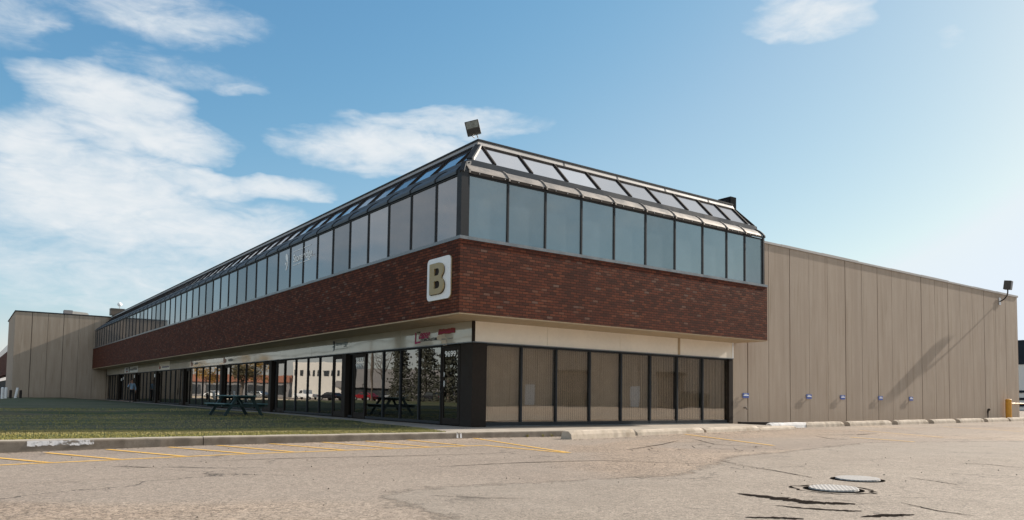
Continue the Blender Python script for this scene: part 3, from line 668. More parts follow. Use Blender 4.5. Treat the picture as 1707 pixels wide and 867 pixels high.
# upper windows
UX = [.27, 1.56, 2.87, 4.22, 5.54, 6.90, 8.25, 9.62, 10.88, 11.88, 12.91]
UY = [.27] + [1.40 + 1.43 * i for i in range(47)]
PD = .09; Z0, Z1 = 5.05, 6.70
prof = [(.030, 6.715), (.034, 6.79), (.10, 6.87), (.21, 6.97), (.33, 7.045), (.43, 7.078)]     # curved metal eave
for i, (a, b) in enumerate(zip(UX, UX[1:])):
    ebm = B(); bm = B(); box(bm, (a + .02, PD, Z0), (b - .02, PD + .015, Z1)); p = obj('window', bm, 'upane', off)
    bm = B(); box(bm, (a - .027, PD - .035, Z0 - .02), (a + .027, PD + .05, Z1 + .01)); box(bm, (a + .028, PD - .028, Z1 - .035), (b - .028, PD + .045, Z1 + .005))
    for (d0, z0), (d1, z1) in zip(prof, prof[1:]): beam(ebm, (a, d0 - .012, z0 + .008), (a, d1 - .012, z1 + .008), .05, .035, Vector((0, -1, .5)))
    obj('frame', bm, 'frame', p)
    bm = ebm
    for (d0, z0), (d1, z1) in zip(prof, prof[1:]): quad(bm, (a + .028, d0, z0), (b - .028, d0, z0), (b - .028, d1, z1), (a + .028, d1, z1))
    e = obj('eave_panel', bm, 'eave', off)
    bm = B(); box(bm, (a + .034, .018, 6.706), (b - .034, .032, 6.785)); obj('head_strip', bm, 'bronze', e)
    for j in range(3):
        bm = B(); x = a + (b - a) * (j + .75) / 3.1; bmesh.ops.create_icosphere(bm, subdivisions=1, radius=.013, matrix=Matrix.Translation((x, .018, 6.75)))
        obj('rivet', bm, 'decal', e)
bm = B(); box(bm, (12.91 - .03, PD - .055, Z0 - .02), (12.965, PD + .3, 6.72)); 
for (d0, z0), (d1, z1) in zip(prof, prof[1:]): beam(bm, (12.93, d0 - .02, z0 + .01), (12.93, d1 - .02, z1 + .01), .06, .05, Vector((0, -1, .5)))
obj('end_mullion', bm, 'frame', off)
for i, (a, b) in enumerate(zip(UY, UY[1:])):
    bm = B(); box(bm, (PD, a + .02, Z0), (PD + .015, b - .02, Z1)); p = obj('window', bm, 'lpane', off)
    bm = B(); box(bm, (PD - .03, a - .03, Z0 - .02), (PD + .05, a + .03, Z1 + .01)); box(bm, (PD - .025, a + .031, Z1 - .035), (PD + .045, b - .031, Z1 + .005))
    for (d0, z0), (d1, z1) in zip(prof, prof[1:]): beam(bm, (d0 - .012, a, z0 + .008), (d1 - .012, a, z1 + .008), .045, .03, Vector((-1, 0, .5)))
    obj('frame', bm, 'frame', p)
bm = B()
for (d0, z0), (d1, z1) in zip(prof, prof[1:]): quad(bm, (d0, .27, z0), (d0, 67.2, z0), (d1, 67.2, z1), (d1, .27, z1))
obj('eave_panel', bm, 'bluegrey', off, smooth=True)
bm = B(); box(bm, (.03, .03, Z0 - .02), (.235, .235, 6.74)); obj('corner_post', bm, 'frame', off)
bm = B()
box(bm, (-.02, -.02, ZT + .003), (.24, 67.5, Z0 - .022)); box(bm, (.243, -.02, ZT + .003), (XE + .01, .24, Z0 - .022)); obj('sill', bm, 'sill', off)
# corner of the eave
bm = B()
for (d0, z0), (d1, z1) in zip(prof, prof[1:]):
    quad(bm, (d0, d0, z0), (.27, d0, z0), (.27, d1, z1), (d1, d1, z1)) if d1 < .27 else None
    quad(bm, (d0, d0, z0), (d0, .27, z0), (d1, .27, z1), (d1, d1, z1)) if d1 < .27 else None
beam(bm, (.05, .05, 6.72), (.2, .2, 7.0), .12, .08); beam(bm, (.2, .2, 7.0), (.62, .62, 7.20), .14, .10); obj('eave_corner', bm, 'frame', off)
# dark gutter band
def band(bm, d0, z0, d1, z1, xe0, xe1): quad(bm, (d0, d0, z0), (xe0, d0, z0), (xe1, d1, z1), (d1, d1, z1))
def band_left(bm, d0, z0, d1, z1): quad(bm, (d0, YE, z0), (d0, d0, z0), (d1, d1, z1), (d1, YE, z1))
bm = B(); band(bm, .42, 7.06, .50, 7.065, 13.2, 13.25); band(bm, .50, 7.065, .62, 7.315, 13.25, 13.29); band(bm, .62, 7.315, .70, 7.33, 13.29, 13.30)
quad(bm, (13.2, .40, 7.075), (13.25, .52, 7.085), (13.25, 9, 7.085), (13.2, 9, 7.075)); quad(bm, (13.25, .52, 7.085), (13.29, .6, 7.30), (13.29, 9, 7.30), (13.25, 9, 7.085))
obj('gutter', bm, 'slate', off)
bm = B(); band_left(bm, .42, 7.06, .50, 7.065); band_left(bm, .50, 7.065, .62, 7.315); band_left(bm, .62, 7.315, .70, 7.33); obj('gutter', bm, 'bluegrey', off)
# sloped glazing
d0, z0, d1, z1 = .72, 7.34, 1.40, 8.04
SX = [.72] + UX[1:]
for i, (a, b) in enumerate(zip(UX, UX[1:] + [])):
    lo_a, hi_a = (d0, d1) if i == 0 else (a, a)
    if i == 0: pts = [(.80, d0, z0), (b - .02, d0, z0), (b - .02, d1, z1), (1.44, d1, z1)]
    else: pts = [(a + .02, d0, z0), (b - .02, d0, z0), (b - .02, d1, z1), (a + .02, d1, z1)]
    bm = B(); quad(bm, *pts); p = obj('skylight', bm, 'skypane', off)
    bm = B()
    if i: beam(bm, (a, d0 - .01, z0 + .01), (a, d1 - .01, z1 + .01), .055, .06, Vector((0, -1, 1)))
    beam(bm, (pts[3][0] + .03, d1 - .012, z1 + .005), (b - .03, d1 - .012, z1 + .005), .05, .05); obj('glazing_bar', bm, 'bronze', p)
bm = B(); quad(bm, (12.93, d0, z0), (13.3, d0, z0), (13.04, d1, z1), (12.93, d1, z1)); p = obj('skylight', bm, 'skypane', off)
bm = B(); beam(bm, (12.91, d0 - .01, z0 + .01), (12.91, d1 - .01, z1 + .01), .055, .06, Vector((0, -1, 1))); beam(bm, (13.3, d0, z0), (13.05, d1, z1 + .02), .07, .07); obj('glazing_bar', bm, 'bronze', p)
for i, (a, b) in enumerate(zip(UY, UY[1:])):
    if i == 0: pts = [(d0, .80, z0), (d0, b - .02, z0), (d1, b - .02, z1), (d1, 1.44, z1)]
    else: pts = [(d0, a + .02, z0), (d0, b - .02, z0), (d1, b - .02, z1), (d1, a + .02, z1)]
    bm = B(); quad(bm, *pts); p = obj('skylight', bm, 'skypane', off)
    bm = B()
    if i: beam(bm, (d0 - .01, a, z0 + .01), (d1 - .01, a, z1 + .01), .055, .06, Vector((-1, 0, 1)))
    beam(bm, (d1 - .012, pts[3][1] + .03, z1 + .005), (d1 - .012, b - .03, z1 + .005), .05, .05); obj('glazing_bar', bm, 'bronze', p)
bm = B(); beam(bm, (.66, .66, 7.33), (1.43, 1.43, 8.07), .15, .07); obj('hip_cap', bm, 'slate', off)
bm = B(); beam(bm, (.80, .70, 7.35), (1.50, 1.385, 8.055), .05, .08); beam(bm, (.70, .80, 7.35), (1.385, 1.50, 8.055), .05, .08); obj('hip_trim', bm, 'capm', off)
# cap band and roof edge
bm = B(); band(bm, 1.385, 8.055, 1.47, 8.225, 13.03, 13.0); band_left(bm, 1.385, 8.055, 1.47, 8.225); quad(bm, (13.03, 1.385, 8.055), (13.0, 1.47, 8.225), (13.0, 9, 8.225), (13.03, 9, 8.055)); obj('ridge_flashing', bm, 'capm', off)
bm = B(); 
for i in range(1, 5): beam(bm, (1.47 + 2.3 * i + .9, 1.372, 8.06), (1.47 + 2.3 * i + .9, 1.462, 8.225), .012, .012)
obj('flashing_joint', bm, 'bronze', off)
bm = B(); box(bm, (1.44, 1.44, 8.226), (13.03, 1.62, 8.275)); box(bm, (1.44, 1.622, 8.226), (1.62, YE, 8.275)); obj('roof_edge', bm, 'frame', off)
bm = B(); prism(bm, [(1.6, 1.6), (13.0, 1.6), (13.0, 1.9), (13.0, YE), (1.6, YE)], 7.9, 8.22); obj('roof', bm, 'roof', off)
bm = B(); prism(bm, [(.12, .12), (12.9, .12), (12.9, 66), (9, YE - .05), (.12, YE - .05)], 4.95, 6.69); prism(bm, [(.75, .75), (13.2, .75), (13.2, 60), (.75, 67.3)], 6.70, 7.30); prism(bm, [(1.45, 1.45), (13.0, 1.45), (13.0, 60), (1.45, 67.3)], 7.31, 7.89); obj('core', bm, 'dark', off)
bm = B(); box(bm, (3.6, 1.75, 8.28), (5.6, 2.3, 8.345)); obj('roof_hatch', bm, 'hvac', off)
bm = B(); box(bm, (13.46, 1.9, 7.0), (13.80, 2.5, 8.74)); prism(bm, [(13.02, 7.0), (13.455, 7.0), (13.455, 8.66), (13.02, 8.46)], 1.95, 2.4, 'y'); obj('roof_vent', bm, 'rubber', off)

# lettering and decals
bv = thing('letter_sign', 'white rounded sign with a dull gold letter B on the brick band', 'sign', (-.03, .98, 4.0))
shape('plate', [rrect(-.605, -.57, .605, .57, .13)], 'white', bv, (0, 0, 0), LEFT, .022)
shape('plate_edge', [rrect(-.612, -.577, .612, .577, .135)], 'gold', bv, (.012, 0, 0), LEFT, .012)
bl = [[(-.39, -.42), (.10, -.42)] + arc(.10, -.205, .26, .215, -90, 62, 12) + [(.22, .02)] + arc(.07, .215, .26, .205, -50, 90, 12) + [(-.39, .42)],
      [(-.14, -.27), (-.14, -.07), (.05, -.07)] + arc(.05, -.17, .10, .10, 90, -90, 8) + [(.05, -.27)],
      [(-.14, .08), (-.14, .27), (.03, .27)] + arc(.03, .175, .09, .095, 90, -90, 8) + [(.03, .08)]]
o = shape('letter', bl, 'gold', bv, (-.05, 0, 0), LEFT, .03)
o = shape('letter_edge', [bl[0]], 'bronze', bv, (-.034, -.006, -.008), LEFT, .008)

def scribble(name, wd, h, k, mt, parent, at, seed):
    rnd = random.Random(seed); lp = []
    for i in range(k):
        a = wd * i / k; b = a + wd / k * .72; t = h * rnd.uniform(.6, 1)
        lp += [[(a, 0), (b, 0), (b, h * .22), (a + (b - a) * .4, h * .22), (a + (b - a) * .4, t), (a, t)]]
    return shape(name, lp, mt, parent, at, LEFT, .002)
ls = thing('shop_sign', 'shop lettering with a magenta script L, leftmost on the end fascia panel', 'sign', (RC - .012, 4.62, 2.50))
text('lettering', 'THE', .055, 'black', ls, (0, -.10, .31), LEFT, .24, 0, .003, .012)
text('lettering', 'ease', .27, 'magenta', ls, (0, -.19, .135), LEFT, .62, .30, .004, .014)
shape('swash', [[(.0, -.02), (.36, .01), (.36, .06), (.06, .04), (.08, .34), (.02, .34)]], 'magenta', ls, (0, .02, 0), LEFT, .003)
text('lettering', 'COACH.COM', .085, 'navyink', ls, (0, -.36, .045), LEFT, .98, 0, .003, .012)
rs = thing('shop_sign', 'weathered red strip sign above a pale stain on the end fascia panel', 'sign', (RC - .012, 3.20, 2.70))
rnd = random.Random(4)
shape('lettering', [[(0, .04)] + [(i * .05, .0 + rnd.uniform(-.012, .012)) for i in range(20)] + [(.98, .13)] + [(.95 - i * .05, .15 + rnd.uniform(-.014, .014)) for i in range(19)]], 'red', rs, (0, 0, 0), LEFT, .003)
scribble('lettering', .9, .085, 13, 'magenta', rs, (-.005, -.04, .03), 2)
scribble('lettering', .26, .05, 6, 'greyink', rs, (-.004, -.22, -.17), 3); scribble('lettering', .3, .045, 6, 'greyink', rs, (-.004, -.56, -.165), 4)
bm = B()
shape('stain', [[(.1, .0), (-.05, -.04), (-.12, -.10), (.02, -.16), (.18, -.2), (.3, -.34), (.52, -.34), (.46, -.12), (.36, .0)]], 'blind', rs, (.004, 0, 0), LEFT, .003); bm.free()
def swoosh(sc): 
    a = [(.10, .98), (.28, 1.0), (.42, .90), (.47, .70), (.46, .40), (.36, .12), (.2, .0), (.10, .03), (.16, .12), (.26, .3), (.30, .5), (.24, .56), (.16, .60), (.08, .70), (.04, .84)]
    b = [(.0, .50), (.10, .46), (.24, .50), (.18, .36), (.08, .32), (.01, .38)]
    return [[(x * sc, y * sc) for x, y in p] for p in (a, b)]
st = thing('window_lettering', 'white vinyl lettering with a swoosh across the upper windows', 'lettering', (PD - .008, 13.42, 5.80))
for lp in swoosh(.68): shape('emblem', [lp], 'decal', st, (0, 0, 0), LEFT, .002)
for s_, y_, w_ in (('Stoner', 12.50, 1.22), ('idge', 11.28, .75)): text('lettering', s_, .30, 'decal', st, (0, y_ - 13.42, .22), LEFT, w_, 0, .002, .02)
scribble('lettering', .42, .09, 5, 'decal', st, (0, 10.62 - 13.42, .18), 5)
for z in (.63, .09):
    for a, b in ((12.53, 11.46), (11.38, 10.62)): shape('rule', [[(0, 0), (a - b, 0), (a - b, .025), (0, .025)]], 'decal', st, (0, a - 13.42, z), LEFT, .002)
s2 = thing('shop_sign', 'small sign with a dark swoosh emblem on the white fascia', 'sign', (RC - .012, 11.2, 2.52))
lp = swoosh(.40); shape('emblem', [lp[0]], 'tealink', s2, (0, 0, 0), LEFT, .003); shape('emblem', [lp[1]], 'tealink', s2, (0, 0, 0), LEFT, .003)
shape('emblem', [arc(.11, .32, .09, .07, 0, 360, 14)[:-1]], 'navyink', s2, (-.004, 0, 0), LEFT, .003)
text('lettering', 'Stoneridge', .15, 'tealink', s2, (0, -.26, .20), LEFT, 1.12, 0, .002)
for z in (.385, .06): shape('rule', [[(0, 0), (1.15, 0), (1.15, .014), (0, .014)]], 'greyink', s2, (0, -.24, z), LEFT, .002)
scribble('lettering', .25, .05, 5, 'greyink', s2, (0, -1.05, .12), 6)
def small_sign(y, z, wd, label, mt1='faded', mt2='greyink', bars=True):
    t = thing('shop_sign', label, 'sign', (RC - .012, y, z)); rnd = random.Random(int(y * 7))
    shape('emblem', [[(0, -.02), (.10, -.04), (.5, .0), (.5, .16), (.34, .20), (.22, .14), (.14, .3), (.08, .36), (.0, .2)]], mt1, t, (0, 0, 0), LEFT, .003)
    P = [(i * wd / 16, rnd.uniform(-.015, .02)) for i in range(17)] + [(wd - i * wd / 16, .10 + rnd.uniform(-.02, .02)) for i in range(17)]
    shape('lettering', [P], mt2, t, (0, -.95, .06), LEFT, .003)
    if bars: shape('rule', [[(0, 0), (2.2, 0), (2.2, .018), (0, .018)]], 'greyink', t, (0, -.2, .33), LEFT, .003)
small_sign(26.3, 2.50, .7, 'faded red sign on the fascia above the picnic table')
small_sign(33.6, 2.50, .7, 'faded red sign with a grey rule, left of the one above the picnic table')
small_sign(43.0, 2.50, 2.2, 'sign with a red upright figure and faint violet line of text', 'red', 'fadedblue', False)
s5 = thing('shop_sign', 'white sign with a dark grey line of text above the person', 'sign', (RC - .012, 51.3, 2.44))
shape('board', [[(0, 0), (6.3, 0), (6.3, .5), (0, .5)]], 'white', s5, (.005, 6.2, 0), LEFT, .004)
shape('lettering', [[(0, .0), (.5, .03), (1.2, .0), (2, .04), (2.9, .0), (3.3, .02), (3.3, .20), (2.2, .24), (1.4, .17), (.4, .15), (0, .14)]], 'greyink', s5, (0, 3.6, .16), LEFT, .003)
shape('emblem', [[(0, 0), (.32, 0), (.34, .45), (-.05, .45)]], 'navyink', s5, (0, 4.0, .03), LEFT, .003); shape('emblem', [[(0, .05), (.8, .05), (.8, .18), (.4, .14), (0, .18)]], 'red', s5, (0, 5.4, .0), LEFT, .003)
shape('emblem', [[(0, 0), (.9, 0), (.9, .2), (0, .2)]], 'fadedblue', s5, (0, 5.5, .22), LEFT, .003)
text('number', '9699', .165, 'decal', door1, (GX - .022, 2.95, 2.03), LEFT, .62, 0, .002, .02)
text('number', '9693', .15, 'decal', door2, (GX - .022, 9.26, 2.06), LEFT, .60, 0, .002, .008); text('number', '9697', .15, 'decal', door2, (GX - .022, 9.26, 1.85), LEFT, .60, 0, .002, .008)
shape('sticker', [arc(0, 0, .055, .085, 0, 360, 16)[:-1]], 'decal', door1, (GX - .024, 3.0, 1.50), LEFT, .002); shape('sticker', [rrect(-.06, -.09, .06, .09, .02)], 'decal', door1, (GX - .024, 3.0, 1.22), LEFT, .002)
for y, z in ((44.9, 2.05), (53.2, 2.1), (52.9, 1.9), (58.5, 2.0), (59.5, 1.9)):
    shape('sticker', [rrect(-.14, -.12, .14, .12, .03)], 'decal', off, (GX - .03, y, z), LEFT, .002)

# ------------------------------------------------------------------ concrete warehouse wings
def panel_wall(bm, joints, z0, z1, axis, front, depth, gap=.022):
    G = [gap * (.45, 1.25, .6, 1.0, .4)[i % 5] for i in range(len(joints))]
    for i, (a, b) in enumerate(zip(joints, joints[1:])):
        a += G[i] - gap; b -= G[i + 1] - gap
        if axis == 'x': box(bm, (a + gap, front, z0), (b - gap, front + depth, z1))
        else: box(bm, (front, a + gap, z0), (front + depth, b - gap, z1))
wr = thing('warehouse', 'long windowless tan concrete panel wall right of the brick building', 'warehouse', (13, 1.3, 0))
def W(p): return (p[0] - 13, p[1] - 1.3, p[2])
J = [12.80, 13.68, 14.99, 16.39, 17.74, 19.09, 20.46, 21.80, 23.13, 24.41, 25.78, 27.2, 28.6, 29.99, 31.33, 32.75, 34.15, 35.6, 36.9, 38.2, 38.53]
bm = B(); panel_wall(bm, [j - 13 for j in J], -.3, 6.98, 'x', 0, .16); obj('wall', bm, 'tan', wr)
bm = B(); panel_wall(bm, [.18 + 1.37 * i for i in range(30)], -.3, 6.98, 'y', 25.36, .16); obj('wall', bm, 'tan', wr)
bm = B(); box(bm, (-.1, .05, -.3), (25.42, 44, 6.9)); obj('joint_backing', bm, 'joint', wr)
bm = B(); k = 9
for i in range(k): 
    a, b = -.05 + 25.65 * i / k, -.05 + 25.65 * (i + 1) / k; box(bm, (a + .004, -.035, 6.982), (b - .004, .30, 7.065 + .012 * (i % 3)))
obj('parapet_cap', bm, 'capm', wr)
bm = B(); box(bm, (-.05, .305, 6.983), (25.6, 44, 7.05)); obj('roof', bm, 'roof', wr)
wl = thing('warehouse', 'tan concrete end block half in shade, far left beyond the lawn', 'warehouse', (1.3, 67.6, 0))
bm = B(); panel_wall(bm, [-7.83] + [-6.47 + 1.29 * i for i in range(6)] + [1.6], -.3, 8.16, 'x', 0, .2); obj('wall', bm, 'tan', wl)
bm = B(); panel_wall(bm, [.20 + 1.37 * i for i in range(10)], -.3, 8.16, 'y', -7.82, .2); obj('wall', bm, 'tan', wl)
bm = B(); box(bm, (-7.77, .06, -.3), (9, 13.8, 8.1)); obj('joint_backing', bm, 'joint', wl)
bm = B(); box(bm, (-7.87, -.04, 8.162), (1.6, .3, 8.26)); box(bm, (-7.87, .302, 8.162), (-7.6, 13.9, 8.26)); obj('parapet_cap', bm, 'slate', wl)
bm = B(); box(bm, (-7.55, .31, 8.163), (9, 13.9, 8.2)); obj('roof', bm, 'roof', wl)
ac = thing('rooftop_unit', 'pale rooftop air unit with a dark end on the left warehouse', 'rooftop unit', (-1.4, 69.6, 8.2))
bm = B(); prism(bm, [(-1.05, 0), (1.05, 0), (1.05, .28), (.9, .40), (-1.05, .52)], -.5, .5, 'y'); obj('casing', bm, 'hvac', ac); bm = B(); box(bm, (-1.07, -.53, .06), (-.35, .53, .545)); obj('hood', bm, 'grey_wall', ac)
rb = thing('roof_box', 'dark brown box at the far end of the glazed roof', 'roof box', (1.75, 66.2, 8.27))
bm = B(); box(bm, (-.6, -.5, 0), (.6, .5, .62)); obj('casing', bm, 'dock', rb); bm = B(); box(bm, (-.63, -.53, .622), (.63, .53, .66)); obj('lid', bm, 'sill', rb)
an = thing('antenna', 'small white dish antenna beside the dark roof box', 'antenna', (2.0, 66.5, 8.93))
bm = B(); tube(bm, [(0, 0, 0), (0, 0, .45)], .03, 8); obj('pole', bm, 'galv', an); bm = B(); bmesh.ops.create_cone(bm, cap_ends=True, segments=16, radius1=.22, radius2=.05, depth=.12, matrix=Matrix.Translation((0, -.05, .5)) @ Matrix.Rotation(R(80), 4, 'X')); obj('dish', bm, 'white', an)
# next building of the row
nb = thing('office_building', 'second brick building with sloped glazing behind the left warehouse', 'building', (-5.6, 99, 0))
bm = B(); box(bm, (0, 0, 2.85), (8, 60, 5.9)); obj('brick_wall', bm, 'brick', nb); bm = B(); box(bm, (.6, .1, -.3), (8, 60, 2.2)); obj('shop_window', bm, 'dark', nb); bm = B(); box(bm, (.5, .1, 2.2), (8, 60, 2.84)); obj('fascia_panel', bm, 'fascia', nb)
bm = B(); prism(bm, [(.1, 5.91), (.1, 6.9), (1.6, 8.27), (8, 8.27), (8, 5.91)], 0, 60, 'y'); obj('glazing', bm, 'lpane', nb)
# building beyond the right-hand wall
fb = thing('warehouse', 'white building with a dark top band, past the right end of the tan wall', 'warehouse', (118, 8, 0))
bm = B(); box(bm, (0, 0, -.5), (30, 60, 6.85)); obj('wall', bm, 'white_wall', fb); bm = B(); box(bm, (-.1, -.1, 6.852), (30, 60, 10.5)); obj('roof_band', bm, 'slate', fb)
bm = B()
for z in (.55, 1.5, 2.6): box(bm, (-.12, -.1, z), (-.005, 59, z + .35))
obj('stripe', bm, 'slate', fb)

# ------------------------------------------------------------------ lamps
fl = thing('floodlight', 'boxy floodlight tilted over the peak of the glazed corner', 'floodlight', (1.46, 1.40, 8.272))
rot = Matrix.Translation((-.32, -.14, .20)) @ Matrix.Rotation(R(-38), 4, 'Z') @ Matrix.Rotation(R(-14), 4, 'Y') @ Matrix.Rotation(R(12), 4, 'X')
bm = B(); box(bm, (-.20, -.10, -.20), (.20, .14, .19), .018); bmesh.ops.transform(bm, matrix=rot, verts=bm.verts[:]); obj('housing', bm, 'lampbody', fl)
bm = B(); box(bm, (-.17, -.112, -.02), (.17, -.101, .165)); bmesh.ops.transform(bm, matrix=rot, verts=bm.verts[:]); obj('lens', bm, 'lens', fl)
bm = B()
for z in (-.15, -.11, -.07): box(bm, (-.19, -.112, z), (.19, -.101, z + .018))
bmesh.ops.transform(bm, matrix=rot, verts=bm.verts[:]); obj('louvre', bm, 'black', fl)
bm = B(); tube(bm, [(-.06, -.02, 0), (-.12, -.06, .05), (-.20, -.08, .1)], .016, 8); tube(bm, [(-.16, .01, -.01), (-.28, -.04, .0), (-.30, -.08, .06)], .014, 8); obj('bracket', bm, 'galv', fl)
f2 = thing('floodlight', 'floodlight on a curved arm at the top right end of the tan wall', 'floodlight', (36.12, 1.285, 6.56))
bm = B(); box(bm, (-.12, -.03, -.2), (.12, 0, .2)); obj('wall_plate', bm, 'galv', f2)
bm = B(); tube(bm, [(0, -.02, 0), (-.06, -.16, .03), (-.16, -.33, .11), (-.25, -.47, .24), (-.30, -.53, .40), (-.31, -.54, .58)], .035, 10); obj('arm', bm, 'lampbody', f2, smooth=True)
rot = Matrix.Translation((-.31, -.55, .81)) @ Matrix.Rotation(R(8), 4, 'X') @ Matrix.Rotation(R(8), 4, 'Z')
bm = B(); box(bm, (-.19, -.19, -.24), (.20, .17, .25), .03); bmesh.ops.transform(bm, matrix=rot, verts=bm.verts[:]); obj('housing', bm, 'lampbody', f2)
bm = B(); box(bm, (.205, -.165, -.21), (.22, .145, .22)); bmesh.ops.transform(bm, matrix=rot, verts=bm.verts[:]); obj('lens', bm, 'lens', f2)

# ------------------------------------------------------------------ small things along the tan wall
pl = ['first blue stall sign on the tan wall, nearest the brick building', 'second blue stall sign along the tan wall', 'middle blue stall sign of the five on the tan wall', 'fourth blue stall sign along the tan wall', 'last blue stall sign on the tan wall, nearest the yellow post']
for i, x in enumerate((13.50, 17.62, 20.12, 23.22, 26.0)):
    if i == 0:
        t = thing('stall_sign', pl[0], 'sign', (x, 1.285, 1.04), 0, 'blue stall signs on the tan wall')
        bm = B(); box(bm, (-.18, -.034, -.09), (.18, -.022, .09)); obj('plate', bm, 'blue', t)
        bm = B(); box(bm, (-.14, -.038, -.012), (.16, -.0345, .018)); box(bm, (-.10, -.038, .038), (.08, -.0345, .060)); obj('lettering', bm, 'decal', t)
        bm = B(); box(bm, (-.205, -.021, -.02), (-.15, 0, .07)); box(bm, (.12, -.021, -.02), (.16, 0, .03)); obj('bracket', bm, 'galv', t); s0 = t
    else:
        c = copy_tree(s0); c.location = (x, 1.285, 1.05); c['label'] = pl[i]
hb = thing('hose_tap', 'small tap on the tan wall beside the storefront', 'tap', (13.42, 1.285, .58))
bm = B(); tube(bm, [(0, 0, 0), (0, -.10, .0), (0, -.14, -.05)], .022, 8); obj('spout', bm, 'pipe', hb); bm = B(); bmesh.ops.create_cone(bm, cap_ends=True, segments=12, radius1=.04, radius2=.04, depth=.015, matrix=Matrix.Translation((0, -.08, .05))); obj('handle', bm, 'galv', hb)
pp = thing('vent_pipe', 'short dark pipe with a bent top at the wall foot', 'pipe', (34.0, 1.15, 0))
bm = B(); tube(bm, [(0, 0, -.05), (0, 0, .45), (-.03, -.04, .56), (-.10, -.09, .56)], .05, 10); obj('pipe_body', bm, 'pipe', pp, smooth=True)
bm = B(); tube(bm, [(-.09, -.085, .56), (-.13, -.11, .555)], .065, 10); obj('nozzle', bm, 'rock', pp)
yg = thing('barrier_post', 'thick yellow post with a thin yellow rail at the wall end', 'barrier', (36.25, 1.0, .0))
bm = B(); tube(bm, [(0, 0, -.1), (0, 0, 1.10)], .15, 20); bmesh.ops.create_icosphere(bm, subdivisions=2, radius=.15, matrix=Matrix.Translation((0, 0, 1.10)) @ Matrix.Scale(.35, 4, Vector((0, 0, 1)))); obj('post', bm, 'yellow', yg, smooth=False)
bm = B(); tube(bm, [(.1, 0, .90), (6.5, -.05, .90)], .035, 10); obj('rail', bm, 'yellow', yg)
bm = B(); tube(bm, [(6.5, -.05, -.1), (6.5, -.05, 1.0)], .08, 12); obj('end_post', bm, 'yellow', yg)

# manhole covers
def manhole(x, y, label, rz):
    t = thing('manhole_cover', label, 'manhole cover', (x, y, zl(x)), rz, 'manhole covers in the lot')
    bm = B(); bmesh.ops.create_cone(bm, cap_ends=True, segments=40, radius1=.272, radius2=.266, depth=.022, matrix=Matrix.Translation((0, 0, .016))); bmesh.ops.transform(bm, matrix=Matrix.Rotation(R(1.2), 4, Vector((.8, -.6, 0))), verts=bm.verts[:]); obj('lid', bm, 'tread', t)
    bm = B()
    for i in range(40):
        a, b = 2*math.pi*i/40, 2*math.pi*(i+1)/40
        quad(bm, *((math.cos(q)*r, math.sin(q)*r, .007) for q, r in ((a, .27), (b, .27), (b, .33), (a, .33))))
    obj('rim', bm, 'tar', t)
manhole(-.75, -11.08, 'steel manhole cover further from the long black crack', R(-40)); manhole(-2.05, -11.52, 'steel manhole cover ringed by broken asphalt nearest the long black crack', R(-52))
bm = B(); rr = random.Random(9); pts = [(-2.05 + (.44 + rr.uniform(-.06, .06)) * math.cos(a), -11.52 + (.44 + rr.uniform(-.06, .06)) * math.sin(a)) for a in [2*math.pi*i/30 for i in range(31)]]
ragged(bm, pts, [rr.uniform(.01, .06) for _ in pts], .005); struct(obj('road_crack', bm, 'crack'))

# loose grit swept along the kerb and block feet
bm = B(); rnd = random.Random(12)
for i in range(900):
    if i < 500: x = rnd.uniform(-12, 3.0); y = -1.08 - abs(rnd.gauss(0, .10))
    elif i < 700: x = rnd.uniform(1.5, 14); y = -2.36 + (x - 1.87) * .125 - abs(rnd.gauss(0, .12))
    else: x = rnd.uniform(-9, 6); y = rnd.uniform(-12.5, -1.2)
    r = rnd.uniform(.005, .016); c = Vector((x, y, zl(x) + r * .4)); vs = [bm.verts.new(c + Vector((rnd.uniform(.6, 1) * r * a, rnd.uniform(.6, 1) * r * b, rnd.uniform(.5, .9) * r * d))) for a, b, d in ((1,0,0),(-1,0,0),(0,1,0),(0,-1,0),(0,0,1),(0,0,-1))]
    for f in ((0,2,4),(2,1,4),(1,3,4),(3,0,4),(2,0,5),(1,2,5),(3,1,5),(0,3,5)): bm.faces.new([vs[q] for q in f])
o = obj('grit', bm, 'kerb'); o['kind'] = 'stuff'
# weeds in the kerb joint
for i, x in enumerate((1.45, 1.95, 2.25, 2.62)):
    bm = B(); rnd = random.Random(60 + i)
    for j in range(26):
        a = rnd.uniform(0, 6.28); r = rnd.uniform(.02, .07); h = rnd.uniform(.03, .11)
        c, s = math.cos(a), math.sin(a)
        quad(bm, (c*.01 - s*.008, s*.01 + c*.008, 0), (c*.01 + s*.008, s*.01 - c*.008, 0), (c*r, s*r, h))
    o = obj('weed', bm, 'weed', loc=(x, -1.09, zl(x))); tag(o, ['small dry weed growing from the kerb foot in front of the corner storefront'][0], 'weed', 'weeds along the kerb foot')

